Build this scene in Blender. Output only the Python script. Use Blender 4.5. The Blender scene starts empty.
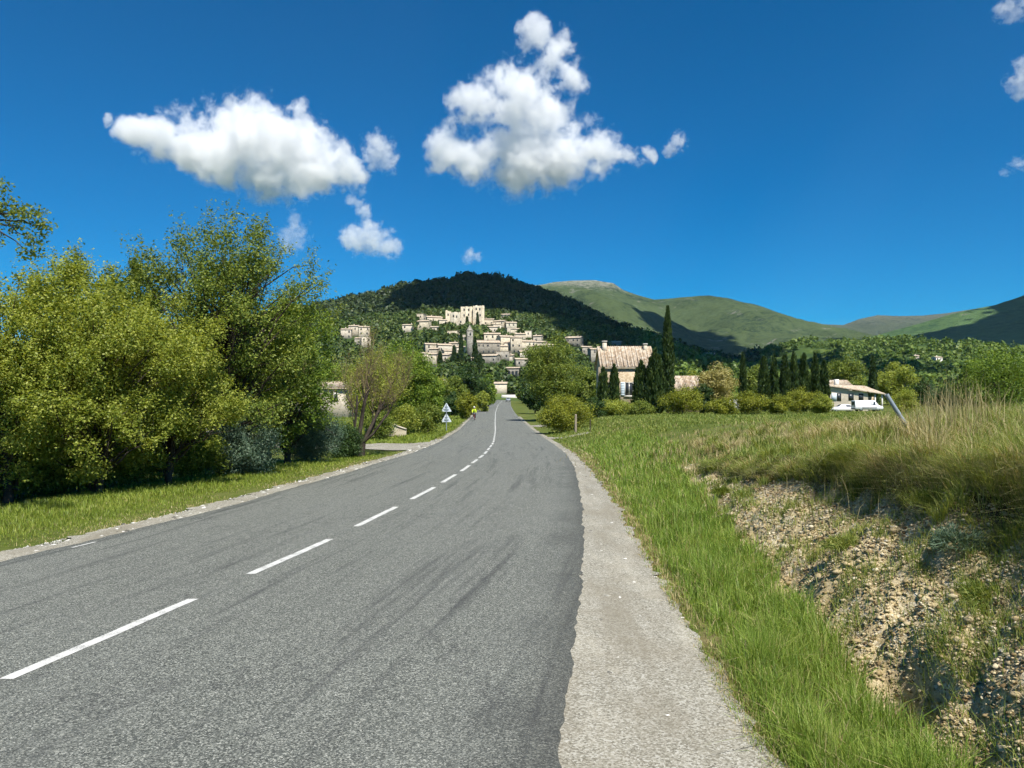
import bpy, math, random
import numpy as np
from mathutils import Vector

RNG = np.random.default_rng(7)
random.seed(7)
scene = bpy.context.scene
COL = scene.collection
R = math.radians

# ------------------------------------------------------------------ camera geometry
CAMZ, F = 2.2, 760.0
PITCH = math.atan(16 / F)
cp, sp = math.cos(PITCH), math.sin(PITCH)

def P(x, y, Y):
    """world point at forward distance Y seen along the photograph's pixel (x, y)"""
    dx, df, du = x - 512.0, F, 384.0 - y
    vy, vz = df * cp - du * sp, df * sp + du * cp
    t = Y / vy
    return (dx * t, Y, CAMZ + vz * t)

# ------------------------------------------------------------------ numpy noise
def _hash(ix, iy, s):
    h = (ix.astype(np.int64) * 374761393 + iy.astype(np.int64) * 668265263 + s * 974634777) & 0x7fffffff
    h = ((h ^ (h >> 13)) * 1274126177) & 0x7fffffff
    h = (h ^ (h >> 16)) & 0xffff
    return h / 65535.0

def vnoise(x, y, s=0):
    x = np.asarray(x, float); y = np.asarray(y, float)
    ix, iy = np.floor(x), np.floor(y)
    fx, fy = x - ix, y - iy
    fx = fx * fx * (3 - 2 * fx); fy = fy * fy * (3 - 2 * fy)
    a, b = _hash(ix, iy, s), _hash(ix + 1, iy, s)
    c, d = _hash(ix, iy + 1, s), _hash(ix + 1, iy + 1, s)
    return (a + (b - a) * fx) * (1 - fy) + (c + (d - c) * fx) * fy

def fbm(x, y, o=4, s=0):
    v, a, t = 0, .5, 0
    for k in range(o):
        v = v + a * vnoise(np.asarray(x) * 2 ** k + 17.3 * k, np.asarray(y) * 2 ** k - 9.1 * k, s + k)
        t += a; a *= .5
    return v / t

def sstep(a, b, x):
    t = np.clip((np.asarray(x, float) - a) / (b - a), 0, 1)
    return t * t * (3 - 2 * t)

def curve(xs, ys, smooth):
    g = np.arange(-120.0, 1200.0, .25)
    v = np.interp(g, xs, ys)
    if xs[0] > -120:
        sl = (ys[1] - ys[0]) / (xs[1] - xs[0])
        v = np.where(g < xs[0], ys[0] + sl * (g - xs[0]), v)
    # blur whose width grows with distance
    out = v.copy()
    for w in (smooth, smooth * 4, smooth * 10):
        k = np.ones(int(w / .25) | 1); k /= k.sum()
        b = np.convolve(np.pad(v, len(k), mode='edge'), k, 'same')[len(k):-len(k)]
        m = sstep(w * 3, w * 8, g)
        out = out * (1 - m) + b * m if w > smooth else b
    return lambda q: np.interp(q, g, out)

# ------------------------------------------------------------------ the lie of the land
zr = curve([-60, 0, 18, 27, 35, 50, 74, 102, 150, 220, 300, 420, 600, 1000],
           [0, 0, 0, -.08, -.28, -.55, -.75, -.6, -.1, .75, 1.6, 2.3, 3, 4], 3)
xr = curve([-40, 0, 4.54, 5.57, 7.6, 11.9, 16.7, 24.5, 34.6, 48, 73, 98, 140, 210, 380, 700],
           [-4.6, -.36, .197, .33, .62, 1.12, 1.54, 2.05, 2.5, 2.55, 2.1, 1.5, .6, -.3, -.75, -9], 1.5)
road_w = curve([-40, 4, 10.3, 15.6, 25, 35, 50, 200, 600], [9, 8.6, 7.9, 7.3, 7.05, 7.2, 7.26, 7.3, 7.3], 1.5)
mid_off = curve([-40, 6, 8.4, 12.2, 19, 26, 35, 65, 200], [5, 4.36, 4.22, 3.97, 3.66, 3.6, 3.75, 3.7, 3.62], 1.5)
shoulder_w = curve([-40, 0, 4.5, 6.8, 9.2, 12.9, 26, 40, 60, 600], [1.5, 1.45, 1.36, 1.16, .98, .76, .42, .34, .3, .3], 1)

PX_CREST = np.array([(-400, 385), (-200, 372), (0, 352), (150, 335), (250, 318), (300, 309), (330, 304), (345, 301), (380, 293), (420, 282), (450, 277.5),
                     (465, 274.5), (480, 275.5), (500, 280), (520, 286), (545, 294), (570, 304), (600, 318), (625, 333),
                     (650, 347), (680, 355), (720, 361), (800, 375), (900, 390), (1100, 396)], float)
HX = (PX_CREST[:, 0] - 512) / 760 * 1000
HZ = (400 - PX_CREST[:, 1]) / 760 * 1000 - 5
LOWX = np.array([120, 200, 294, 340, 388, 430, 483, 530, 578, 700, 900, 1300, 1900], float)
LOWZ = np.array([20, 34, 54, 64, 71, 69, 60, 48, 36, 26, 24, 30, 40], float)

def edge_u(X, Y):
    return X - xr(Y)

def bank_profile(u, Y, wob):
    uu = u + wob
    sc = np.interp(Y, [0, 6, 12, 20, 30, 40], [1.08, 1.03, .8, .6, .5, .45])
    near = np.interp(uu, [-1e3, 1.2, 2.0, 2.45, 3.0, 3.86, 4.16, 5, 9, 20, 60, 1e4],
                     [0, 0, -.07, -.02, .44, 1.0, 1.50, 1.58, 1.58, 1.58, 1.58, 1.58]) * sc
    near = near + np.interp(u + wob * .5, [4.05, 5.2, 9, 20, 60], [0, .28, .76, .92, .92]) * np.interp(Y, [0, 20, 40], [1, .9, .6])
    hr = np.interp(Y, [0, 20, 40, 65, 100, 140, 220, 400], [1.2, 1.15, 1.25, 1.45, 1.1, .25, 0, 0])
    far = hr * sstep(.8, 9, u)
    w = sstep(34, 14, Y)
    return near * w + far * (1 - w)

def soil_mask(X, Y):
    """1 on the eroded, stony face of the bank"""
    u = edge_u(X, Y)
    n = fbm(X * .9, Y * .9, 4, 31) - .5
    top = np.interp(Y, [0, 6, 12, 20, 26], [3.98, 3.98, 3.95, 3.5, 3.1])
    bot = np.interp(Y, [0, 5, 12, 20, 26], [2.45, 2.45, 2.5, 2.9, 3.1])
    wb = ((fbm(X * .55 + 3, Y * .55, 3, 5) - .5) * .9 + (fbm(X * 2.2, Y * 2.2, 2, 9) - .5) * .3) * sstep(2.0, 3.2, u)
    a = sstep(bot - .12, bot + .14, u + n * .5)
    b = sstep(top + .16, top - .02, u + wb)
    return a * b * sstep(25, 21, Y + n * 6)

def T(X, Y):
    X = np.asarray(X, float); Y = np.asarray(Y, float)
    X, Y = np.broadcast_arrays(X, Y)
    u = X - xr(Y)
    l = -(u + road_w(Y))
    z = zr(Y) - .03
    near = sstep(40, 25, Y) * (Y > -20)
    wob = np.where(near > 0, (fbm(X * .55 + 3, Y * .55, 3, 5) - .5) * .9 + (fbm(X * 2.2, Y * 2.2, 2, 9) - .5) * .3, 0) * sstep(2.0, 3.2, u)
    z = z + np.where(u > 0, bank_profile(u, Y, wob), 0)
    sm = soil_mask(X, Y) * near
    rough = (fbm(X * 3.1, Y * 3.1, 4, 21) - .5) * .18 + (vnoise(X * 12, Y * 12, 3) - .5) * .06
    rid = np.abs(fbm(X * 1.7 + 8, Y * 1.7, 3, 71) - .5)
    z = z + sm * (rough - .10 * sstep(.10, .0, rid))
    # washed out hollow at the foot of the bank
    d = np.hypot((X - 2.95) / .24, (Y - 5.7) / .42)
    z = z - .6 * sstep(1.15, .35, d + (vnoise(X * 5, Y * 5, 8) - .5) * .5)
    d = np.hypot((X - 3.95) / .25, (Y - 5.3) / .3)
    z = z - .22 * sstep(1.1, .3, d)
    d = np.hypot((X - 4.2) / .4, (Y - 24.0) / .6)
    z = z - .3 * sstep(1.2, .3, d)
    # gentle unevenness off the road
    off = sstep(.2, 3, np.maximum(u, l))
    z = z + off * (fbm(X * .25, Y * .25, 3, 40) - .5) * .35 * sstep(1500, 200, Y)
    # left side
    z = z - sstep(0, 2.5, l) * .12
    z = z + sstep(7, 26, l) * np.interp(Y, [0, 30, 55, 95, 160, 300], [0, .2, 1.0, 1.7, 1.5, .5])
    # hill of the village and the low green hill on the right
    t = np.clip((Y - 400) / 600.0, 0, None)
    hz = np.interp(X, HX, HZ)
    g = np.where(t < 1, t + .05 * np.sin(t * 6.0), np.maximum(1 - (t - 1) * 1.25, 0))
    hill = hz * g
    t2 = np.clip((Y - 380) / 520.0, 0, None)
    g2 = np.where(t2 < 1, t2, np.maximum(1 - (t2 - 1) * .9, 0))
    low = np.interp(X, LOWX, LOWZ) * g2 * sstep(150, 320, X)
    h = np.maximum(hill, low)
    lumps = (fbm(X * .012, Y * .012, 4, 50) - .5)
    h = h + np.minimum(h, 40) * lumps * .5 * sstep(0, 8, h)
    return z + h

def hit(x, y, y0=40, y1=1400):
    Ys = np.geomspace(y0, y1, 3000)
    p = np.array([P(x, y, 1.0)])[0]
    X = p[0] * Ys; Z = CAMZ + (p[2] - CAMZ) * Ys
    k = np.argmax(T(X, Ys) >= Z)
    return X[k], Ys[k], float(T(X[k], Ys[k]))

# ------------------------------------------------------------------ objects
def setp(o, label=None, cat=None, group=None, kind=None):
    if label: o['label'] = label
    if cat: o['category'] = cat
    if group: o['group'] = group
    if kind: o['kind'] = kind
    return o

def link(o, parent=None):
    COL.objects.link(o)
    if parent is not None: o.parent = parent
    return o

def empty(name, loc, label=None, cat=None, group=None, rz=0):
    o = bpy.data.objects.new(name, None)
    o.empty_display_size = .2
    o.location = loc; o.rotation_euler = (0, 0, rz)
    link(o)
    return setp(o, label, cat, group)

def npmesh(name, verts, faces, mat, parent=None, smooth=False, attrs=None):
    verts = np.asarray(verts, np.float32).reshape(-1, 3)
    me = bpy.data.meshes.new(name)
    me.vertices.add(len(verts)); me.vertices.foreach_set('co', verts.ravel())
    fl = faces if isinstance(faces, list) else [faces]
    fl = [np.asarray(f, np.int32) for f in fl if len(f)]
    loops = np.concatenate([f.ravel() for f in fl])
    tot = np.concatenate([np.full(len(f), f.shape[1], np.int32) for f in fl])
    start = np.concatenate([[0], np.cumsum(tot)[:-1]]).astype(np.int32)
    me.loops.add(len(loops)); me.loops.foreach_set('vertex_index', loops)
    me.polygons.add(len(tot)); me.polygons.foreach_set('loop_start', start)
    me.polygons.foreach_set('loop_total', tot)
    if smooth: me.polygons.foreach_set('use_smooth', np.ones(len(tot), bool))
    me.update(calc_edges=True)
    for k, v in (attrs or {}).items():
        a = me.attributes.new(k, 'FLOAT', 'POINT'); a.data.foreach_set('value', np.asarray(v, np.float32).ravel())
    if mat: me.materials.append(mat)
    o = bpy.data.objects.new(name, me)
    return link(o, parent)

class MB:
    def __init__(s): s.v, s.f3, s.f4, s.n = [], [], [], 0
    def add(s, v, f):
        v = np.asarray(v, float).reshape(-1, 3); f = np.asarray(f, int) + s.n
        s.v.append(v); s.n += len(v)
        (s.f4 if f.shape[1] == 4 else s.f3).append(f)
    def box(s, c, d, rz=0, ry=0, taper=1.0):
        x, y, z = np.array(d) / 2
        v = np.array([(-x, -y, -z), (x, -y, -z), (x, y, -z), (-x, y, -z), (-x * taper, -y * taper, z), (x * taper, -y * taper, z), (x * taper, y * taper, z), (-x * taper, y * taper, z)], float)
        if ry:
            a = np.array([[math.cos(ry), 0, math.sin(ry)], [0, 1, 0], [-math.sin(ry), 0, math.cos(ry)]]); v = v @ a.T
        if rz:
            a = np.array([[math.cos(rz), -math.sin(rz), 0], [math.sin(rz), math.cos(rz), 0], [0, 0, 1]]); v = v @ a.T
        s.add(v + np.array(c), [(0, 3, 2, 1), (4, 5, 6, 7), (0, 1, 5, 4), (1, 2, 6, 5), (2, 3, 7, 6), (3, 0, 4, 7)])
    def tube(s, pts, rad, n=6, cap=True):
        pts = np.asarray(pts, float); m = len(pts)
        rad = np.broadcast_to(np.asarray(rad, float), (m,))
        tan = np.gradient(pts, axis=0); tan /= np.linalg.norm(tan, axis=1)[:, None] + 1e-9
        ref = np.array([0, 0, 1.0]) if abs(tan[0, 2]) < .8 else np.array([1.0, 0, 0])
        a = np.cross(tan, ref); a /= np.linalg.norm(a, axis=1)[:, None] + 1e-9
        b = np.cross(tan, a)
        th = np.arange(n) * 2 * math.pi / n
        v = pts[:, None, :] + rad[:, None, None] * (np.cos(th)[None, :, None] * a[:, None, :] + np.sin(th)[None, :, None] * b[:, None, :])
        i = np.arange(m - 1)[:, None] * n; j = np.arange(n)[None, :]; k = (j + 1) % n
        f = np.stack([i + j, i + k, i + n + k, i + n + j], -1).reshape(-1, 4)
        s.add(v.reshape(-1, 3), f)
        if cap:
            for e, ring in ((0, v[0]), (m - 1, v[-1])):
                c = np.vstack([ring, pts[e]])
                q = np.array([(t, (t + 1) % n, n) for t in range(n)])
                s.add(c, q if e == 0 else q[:, ::-1])
    def lathe(s, prof, n=16, axis='z', c=(0, 0, 0)):
        prof = np.asarray(prof, float); m = len(prof); th = np.arange(n) * 2 * math.pi / n
        r, h = prof[:, 0], prof[:, 1]
        v = np.stack([r[:, None] * np.cos(th), r[:, None] * np.sin(th), np.repeat(h[:, None], n, 1)], -1)
        if axis == 'x': v = v[..., [2, 0, 1]]
        if axis == 'y': v = v[..., [1, 2, 0]]
        i = np.arange(m - 1)[:, None] * n; j = np.arange(n)[None, :]; k = (j + 1) % n
        s.add(v.reshape(-1, 3) + np.array(c), np.stack([i + j, i + k, i + n + k, i + n + j], -1).reshape(-1, 4))
    def poly(s, pts):
        """fan of a convex-ish outline"""
        pts = np.asarray(pts, float); c = pts.mean(0); n = len(pts)
        s.add(np.vstack([pts, c]), [(i, (i + 1) % n, n) for i in range(n)])
    def prism(s, outline, y0, y1):
        """outline (x,z) extruded from y0 to y1"""
        o = np.asarray(outline, float); n = len(o)
        a = np.stack([o[:, 0], np.full(n, y0), o[:, 1]], 1); b = a.copy(); b[:, 1] = y1
        s.poly(a); s.poly(b[::-1])
        s.add(np.vstack([a, b]), [(i, i + n, (i + 1) % n + n, (i + 1) % n) for i in range(n)])
    def build(s, name, mat, parent=None, smooth=False):
        fs = []
        if s.f3: fs.append(np.concatenate(s.f3))
        if s.f4: fs.append(np.concatenate(s.f4))
        return npmesh(name, np.concatenate(s.v), fs, mat, parent, smooth)

def copy_tree(o, parent=None):
    c = o.copy(); COL.objects.link(c); c.parent = parent
    for ch in list(o.children): copy_tree(ch, c)
    return c

# ------------------------------------------------------------------ materials
class NT:
    def __init__(s, name):
        s.m = bpy.data.materials.new(name); s.m.use_nodes = True
        s.t = s.m.node_tree; s.t.nodes.clear()
        s.out = s.n('ShaderNodeOutputMaterial')
    def n(s, typ, **kw):
        nd = s.t.nodes.new(typ)
        for k, v in kw.items(): setattr(nd, k, v)
        return nd
    def l(s, a, b): s.t.links.new(a, b)
    def pos(s):
        return s.n('ShaderNodeNewGeometry').outputs['Position']
    def objc(s): return s.n('ShaderNodeTexCoord').outputs['Object']
    def noise(s, vec, scale, detail=4, rough=.55, dist=0):
        nd = s.n('ShaderNodeTexNoise'); nd.inputs['Scale'].default_value = scale
        nd.inputs['Detail'].default_value = detail; nd.inputs['Roughness'].default_value = rough; nd.inputs['Distortion'].default_value = dist
        if vec is not None: s.l(vec, nd.inputs['Vector'])
        return nd.outputs['Fac']
    def voro(s, vec, scale, feature='F1', out='Distance'):
        nd = s.n('ShaderNodeTexVoronoi', feature=feature); nd.inputs['Scale'].default_value = scale
        if vec is not None: s.l(vec, nd.inputs['Vector'])
        return nd.outputs[out]
    def ramp(s, fac, stops, interp='LINEAR'):
        nd = s.n('ShaderNodeValToRGB'); cr = nd.color_ramp; cr.interpolation = interp
        while len(cr.elements) < len(stops): cr.elements.new(.5)
        for e, (p, c) in zip(cr.elements, stops):
            e.position = p
            e.color = (c, c, c, 1) if isinstance(c, (int, float)) else (*c, 1)
        s.l(fac, nd.inputs['Fac']); return nd.outputs['Color']
    def mix(s, fac, a, b, mode='MIX'):
        nd = s.n('ShaderNodeMix', data_type='RGBA', blend_type=mode)
        for v, i in ((fac, 0), (a, 6), (b, 7)):
            if isinstance(v, (int, float)): nd.inputs[i].default_value = v if i == 0 else (v, v, v, 1)
            elif isinstance(v, tuple): nd.inputs[i].default_value = (*v, 1)
            else: s.l(v, nd.inputs[i])
        return nd.outputs[2]
    def math(s, op, a, b=None, c=None, clamp=False):
        nd = s.n('ShaderNodeMath', operation=op); nd.use_clamp = clamp
        for i, v in enumerate((a, b, c)):
            if v is None: continue
            if isinstance(v, (int, float)): nd.inputs[i].default_value = v
            else: s.l(v, nd.inputs[i])
        return nd.outputs[0]
    def attr(s, name):
        return s.n('ShaderNodeAttribute', attribute_name=name).outputs['Fac']
    def island(s): return s.n('ShaderNodeNewGeometry').outputs['Random Per Island']
    def scalev(s, vec, sc):
        nd = s.n('ShaderNodeMapping'); nd.inputs['Scale'].default_value = sc; s.l(vec, nd.inputs['Vector']); return nd.outputs['Vector']
    def bump(s, h, strength=.5, dist=.02, normal=None):
        nd = s.n('ShaderNodeBump'); nd.inputs['Strength'].default_value = strength; nd.inputs['Distance'].default_value = dist
        s.l(h, nd.inputs['Height'])
        if normal is not None: s.l(normal, nd.inputs['Normal'])
        return nd.outputs['Normal']
    def bsdf(s, col, rough=.8, spec=.3, metal=0, normal=None, coat=0):
        b = s.n('ShaderNodeBsdfPrincipled')
        if isinstance(col, tuple): b.inputs['Base Color'].default_value = (*col, 1)
        else: s.l(col, b.inputs['Base Color'])
        if isinstance(rough, (int, float)): b.inputs['Roughness'].default_value = rough
        else: s.l(rough, b.inputs['Roughness'])
        b.inputs['Specular IOR Level'].default_value = spec; b.inputs['Metallic'].default_value = metal
        b.inputs['Coat Weight'].default_value = coat
        if normal is not None: s.l(normal, b.inputs['Normal'])
        return b.outputs['BSDF']
    def done(s, sh):
        s.l(sh, s.out.inputs['Surface']); return s.m

def leafmat(name, c0, c1, c2, trans=.3, nscale=.5, rough=.5, spec=.25):
    """foliage: colour differs from leaf to leaf and from clump to clump"""
    t = NT(name)
    isl = t.island(); nz = t.noise(t.pos(), nscale, 3)
    v = t.math('ADD', t.math('MULTIPLY', isl, .6), t.math('MULTIPLY', nz, .55))
    col = t.ramp(v, [(.18, c0), (.52, c1), (.92, c2)])
    b = t.bsdf(col, rough, spec)
    tr = t.n('ShaderNodeBsdfTranslucent')
    col2 = t.mix(1.0, col, (1.35, 1.25, .55), 'MULTIPLY')
    t.l(col2, tr.inputs['Color'])
    mx = t.n('ShaderNodeMixShader'); mx.inputs[0].default_value = trans
    t.l(b, mx.inputs[1]); t.l(tr.outputs[0], mx.inputs[2])
    return t.done(mx.outputs[0])

def plain(name, col, rough=.6, spec=.3, metal=0, var=.12, nscale=3, coat=0, bump=0):
    t = NT(name); n = t.noise(t.objc(), nscale, 5)
    a = tuple(c * (1 - var) for c in col); b = tuple(min(1, c * (1 + var)) for c in col)
    nn = t.bump(n, bump, .02) if bump else None
    return t.done(t.bsdf(t.ramp(n, [(.3, a), (.7, b)]), rough, spec, metal, nn, coat))

def stonemat(name, c0, c1, c2, scale=1.2):
    t = NT(name); p = t.objc()
    v = t.n('ShaderNodeTexVoronoi'); v.inputs['Scale'].default_value = scale; t.l(t.scalev(p, (1, 1, 1.7)), v.inputs['Vector'])
    rnd = t.n('ShaderNodeSeparateColor'); t.l(v.outputs['Color'], rnd.inputs[0])
    n = t.noise(p, .35, 5)
    f = t.math('ADD', t.math('MULTIPLY', rnd.outputs[0], .45), t.math('MULTIPLY', n, .6))
    e = t.voro(t.scalev(p, (1, 1, 1.7)), scale, 'DISTANCE_TO_EDGE')
    col = t.ramp(f, [(.25, c0), (.5, c1), (.8, c2)])
    col = t.mix(t.ramp(e, [(0, .45), (.08, 0)]), col, tuple(c * .75 for c in c0))
    col = t.mix(1.0, col, t.ramp(t.n('ShaderNodeObjectInfo').outputs['Random'], [(0, (.72, .70, .66)), (.35, (.98, .96, .92)), (.7, (1.08, 1.04, .96)), (1, (.86, .87, .86))]), 'MULTIPLY')
    return t.done(t.bsdf(col, .9, .2, 0, t.bump(e, .5, .03)))

M = {}
M['leaf_olive'] = leafmat('leaf olive', (.09, .13, .018), (.235, .285, .038), (.44, .46, .10), .43)
M['leaf_bright'] = leafmat('leaf bright', (.055, .11, .014), (.13, .21, .024), (.26, .33, .042), .36)
M['leaf_dark'] = leafmat('leaf dark', (.018, .042, .012), (.035, .075, .018), (.075, .12, .025), .25)
M['leaf_mid'] = leafmat('leaf mid', (.05, .088, .016), (.13, .185, .027), (.31, .345, .065), .38)
M['leaf_blue'] = leafmat('leaf blue', (.04, .08, .05), (.085, .14, .085), (.17, .23, .15), .2)
M['leaf_gold'] = leafmat('leaf gold', (.08, .105, .012), (.18, .21, .02), (.34, .345, .04), .3)
M['leaf_pale'] = leafmat('leaf pale', (.15, .14, .045), (.29, .26, .08), (.42, .36, .14), .3)
M['cypress'] = leafmat('cypress', (.014, .032, .010), (.030, .058, .015), (.075, .105, .022), .12, 1.2)
M['forest'] = leafmat('forest', (.026, .05, .014), (.055, .095, .02), (.14, .17, .035), .15, .02)
M['forest_dark'] = leafmat('forest dark', (.02, .036, .013), (.04, .064, .018), (.085, .11, .028), .12, .02)
M['forest_low'] = leafmat('forest low', (.045, .085, .016), (.10, .165, .028), (.20, .255, .045), .22, .012)
M['grass'] = leafmat('grass', (.08, .145, .02), (.175, .28, .04), (.36, .42, .10), .40, 1.1, .45)
M['grass_short'] = leafmat('grass short', (.085, .13, .016), (.18, .25, .03), (.33, .36, .075), .35, .5, .45)
M['grass_field'] = leafmat('grass field', (.085, .13, .024), (.175, .24, .045), (.36, .37, .11), .38, .4, .5)
M['grass_dry'] = leafmat('grass dry', (.20, .16, .07), (.38, .31, .15), (.55, .46, .26), .3, .6, .6)
M['scrub'] = leafmat('scrub', (.08, .09, .035), (.18, .185, .07), (.36, .34, .16), .2, 1.5, .7)
M['bark'] = plain('bark', (.055, .045, .035), .95, .1, 0, .4, 6, 0, .6)
M['bark_grey'] = plain('bark grey', (.13, .11, .09), .95, .1, 0, .4, 5, 0, .6)
M['twig'] = plain('twig', (.20, .155, .085), .9, .1, 0, .3, 4)

def road_material():
    t = NT('asphalt'); p = t.pos()
    uv = t.n('ShaderNodeUVMap', uv_map='road').outputs['UV']      # x metres across, y metres along
    chips = t.voro(p, 100, 'F1', 'Color')
    sep = t.n('ShaderNodeSeparateColor'); t.l(chips, sep.inputs[0])
    fine = t.noise(p, 50, 5, .8)
    c = t.math('ADD', t.math('MULTIPLY', sep.outputs[0], .55), t.math('MULTIPLY', fine, .5))
    col = t.ramp(c, [(.20, (.028, .030, .027)), (.44, (.088, .095, .083)), (.60, (.145, .153, .132)), (.75, (.27, .277, .24)), (.90, (.52, .52, .46))])
    big = t.noise(t.scalev(uv, (.9, .16, 1)), 1.0, 5, .6, .4)
    col = t.mix(t.ramp(big, [(.40, 0.0), (.72, .22)]), col, (.19, .195, .175))
    # tar patches and worn streaks drawn out along the wheel tracks
    st = t.noise(t.scalev(uv, (4.2, .16, 1)), 1.0, 6, .7, .15)
    su = t.n('ShaderNodeSeparateXYZ'); t.l(uv, su.inputs[0])
    trk = t.math('ABSOLUTE', t.math('SINE', t.math('MULTIPLY', t.math('ADD', su.outputs[0], .25), 1.72)))
    track = t.math('MULTIPLY', t.ramp(trk, [(.0, .25), (.75, 1)]), t.ramp(st, [(.52, 0), (.68, 1)]))
    col = t.mix(t.math('MULTIPLY', track, .7), col, (.045, .047, .046))
    pt = t.noise(t.scalev(uv, (.75, .35, 1)), 1.0, 4, .8, 1.5)
    col = t.mix(t.ramp(pt, [(.66, 0), (.72, .3)]), col, (.045, .047, .05))
    cr = t.voro(t.scalev(uv, (.35, .12, 1)), 1.0, 'DISTANCE_TO_EDGE')
    wv = t.noise(uv, 1.4, 5, .7)
    crk = t.math('ADD', cr, t.math('MULTIPLY', t.math('SUBTRACT', wv, .5), .35))
    col = t.mix(t.ramp(t.math('ABSOLUTE', crk), [(.0, .5), (.006, 0)]), col, (.03, .03, .032))
    col = t.mix(t.math('MULTIPLY', t.attr('rim'), .6), col, (.04, .042, .04))
    h = t.math('ADD', t.voro(p, 125), t.math('MULTIPLY', fine, .6))
    return t.done(t.bsdf(col, .82, .3, 0, t.bump(h, .55, .012)))
M['asphalt'] = road_material()

def gravel_material():
    t = NT('gravel'); p = t.pos()
    v = t.voro(p, 75, 'F1', 'Color'); sep = t.n('ShaderNodeSeparateColor'); t.l(v, sep.inputs[0])
    n = t.noise(p, 1.3, 4); f = t.noise(p, 55, 5, .75)
    col = t.ramp(t.math('ADD', t.math('MULTIPLY', sep.outputs[0], .5), t.math('MULTIPLY', t.noise(p, 120, 5, .85), .55)),
                 [(.22, (.10, .092, .07)), (.40, (.205, .192, .15)), (.58, (.30, .285, .232)), (.82, (.46, .445, .39))])
    col = t.mix(t.ramp(n, [(.44, 0), (.68, .38)]), col, (.21, .18, .125))
    big = t.noise(t.scalev(p, (2.2, .45, 1)), 1.0, 5, .65)
    col = t.mix(t.ramp(big, [(.36, .55), (.52, 0)]), col, (.19, .17, .125))
    col = t.mix(t.ramp(big, [(.54, 0), (.72, .45)]), col, (.46, .43, .345))
    d = t.voro(p, 95)
    return t.done(t.bsdf(col, .9, .2, 0, t.bump(t.math('ADD', d, t.math('MULTIPLY', f, .8)), .4, .012)))
M['gravel'] = gravel_material()

def ground_material():
    t = NT('ground'); p = t.pos()
    n1 = t.noise(p, .35, 5, .6); n2 = t.noise(p, 5, 5, .65); n3 = t.noise(p, 45, 6, .8)
    g = t.ramp(t.math('ADD', t.math('MULTIPLY', n1, .5), t.math('MULTIPLY', n2, .5)),
               [(.35, (.055, .075, .014)), (.5, (.09, .115, .022)), (.65, (.155, .15, .055))])
    # stony marl of the cut bank
    v = t.voro(t.scalev(p, (1, 1, 1.2)), 15, 'F1', 'Color'); sep = t.n('ShaderNodeSeparateColor'); t.l(v, sep.inputs[0])
    v2 = t.voro(p, 38, 'F1', 'Color'); sep2 = t.n('ShaderNodeSeparateColor'); t.l(v2, sep2.inputs[0])
    earth = t.ramp(t.math('ADD', t.math('MULTIPLY', n2, .55), t.math('MULTIPLY', n3, .45)),
                   [(.30, (.17, .115, .05)), (.47, (.42, .33, .175)), (.63, (.60, .50, .31))])
    stone = t.ramp(sep2.outputs[0], [(.1, (.30, .25, .16)), (.6, (.48, .42, .30)), (.95, (.66, .60, .47))])
    pick = t.math('MULTIPLY', t.ramp(sep.outputs[1], [(.45, 0), (.55, .9)]), t.ramp(t.noise(p, 1.1, 4), [(.42, 0), (.56, 1)]))
    soil = t.mix(pick, earth, stone)
    soil = t.mix(t.ramp(t.noise(p, .8, 4, .6), [(.55, 0), (.70, .5)]), soil, (.21, .13, .07))
    col = t.mix(t.attr('soil'), g, soil)
    col = t.mix(t.attr('lip_shade'), col, t.mix(n3, (.018, .013, .008), (.06, .042, .024)))  # overhang shade painted into the soil colour as a near-black band
    col = t.mix(t.attr('edge'), col, t.mix(n3, (.15, .105, .055), (.28, .215, .125)))
    wood = t.ramp(t.noise(p, .03, 5), [(.35, (.03, .055, .016)), (.52, (.06, .095, .022)), (.68, (.13, .165, .045))])
    col = t.mix(t.attr('wood'), col, wood)
    h = t.math('ADD', t.math('MULTIPLY', t.voro(p, 15), .5), t.math('ADD', t.math('MULTIPLY', n2, .8), t.math('MULTIPLY', n3, .4)))
    h = t.math('MULTIPLY', h, t.math('SUBTRACT', 1.0, t.math('MULTIPLY', t.attr('lip_shade'), .85)))
    return t.done(t.bsdf(col, .95, .1, 0, t.bump(h, .7, .05)))
M['ground'] = ground_material()

def mountain_material(name, green0, green1, rockc, rock_lo, rock_hi, sc=1.0):
    """scrub and meadow with paler rock where the heights begin"""
    t = NT(name); p = t.pos()
    n = t.noise(p, .004 * sc, 8, .65); n2 = t.noise(p, .045 * sc, 7, .75); n3 = t.noise(p, .0016 * sc, 4)
    col = t.ramp(t.math('ADD', t.math('MULTIPLY', n, .5), t.math('MULTIPLY', n2, .55)),
                 [(.40, green0), (.52, green1), (.66, tuple(c * 1.25 for c in green1))])
    xyz = t.n('ShaderNodeSeparateXYZ'); t.l(p, xyz.inputs[0])
    hgt = t.math('ADD', xyz.outputs[2], t.math('MULTIPLY', t.math('SUBTRACT', n2, .5), 160))
    f = t.n('ShaderNodeMapRange'); f.inputs[1].default_value = rock_lo; f.inputs[2].default_value = rock_hi; t.l(hgt, f.inputs[0])
    col = t.mix(t.math('MULTIPLY', f.outputs[0], t.ramp(n2, [(.38, .25), (.55, 1)])), col, rockc)
    col = t.mix(t.ramp(t.noise(p, .011 * sc, 6, .7), [(.60, 0), (.68, .6)]), col, tuple(c * .8 for c in rockc))
    return t.done(t.bsdf(col, 1.0, 0, 0, t.bump(t.math('ADD', n2, n), .9, 14)))

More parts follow.
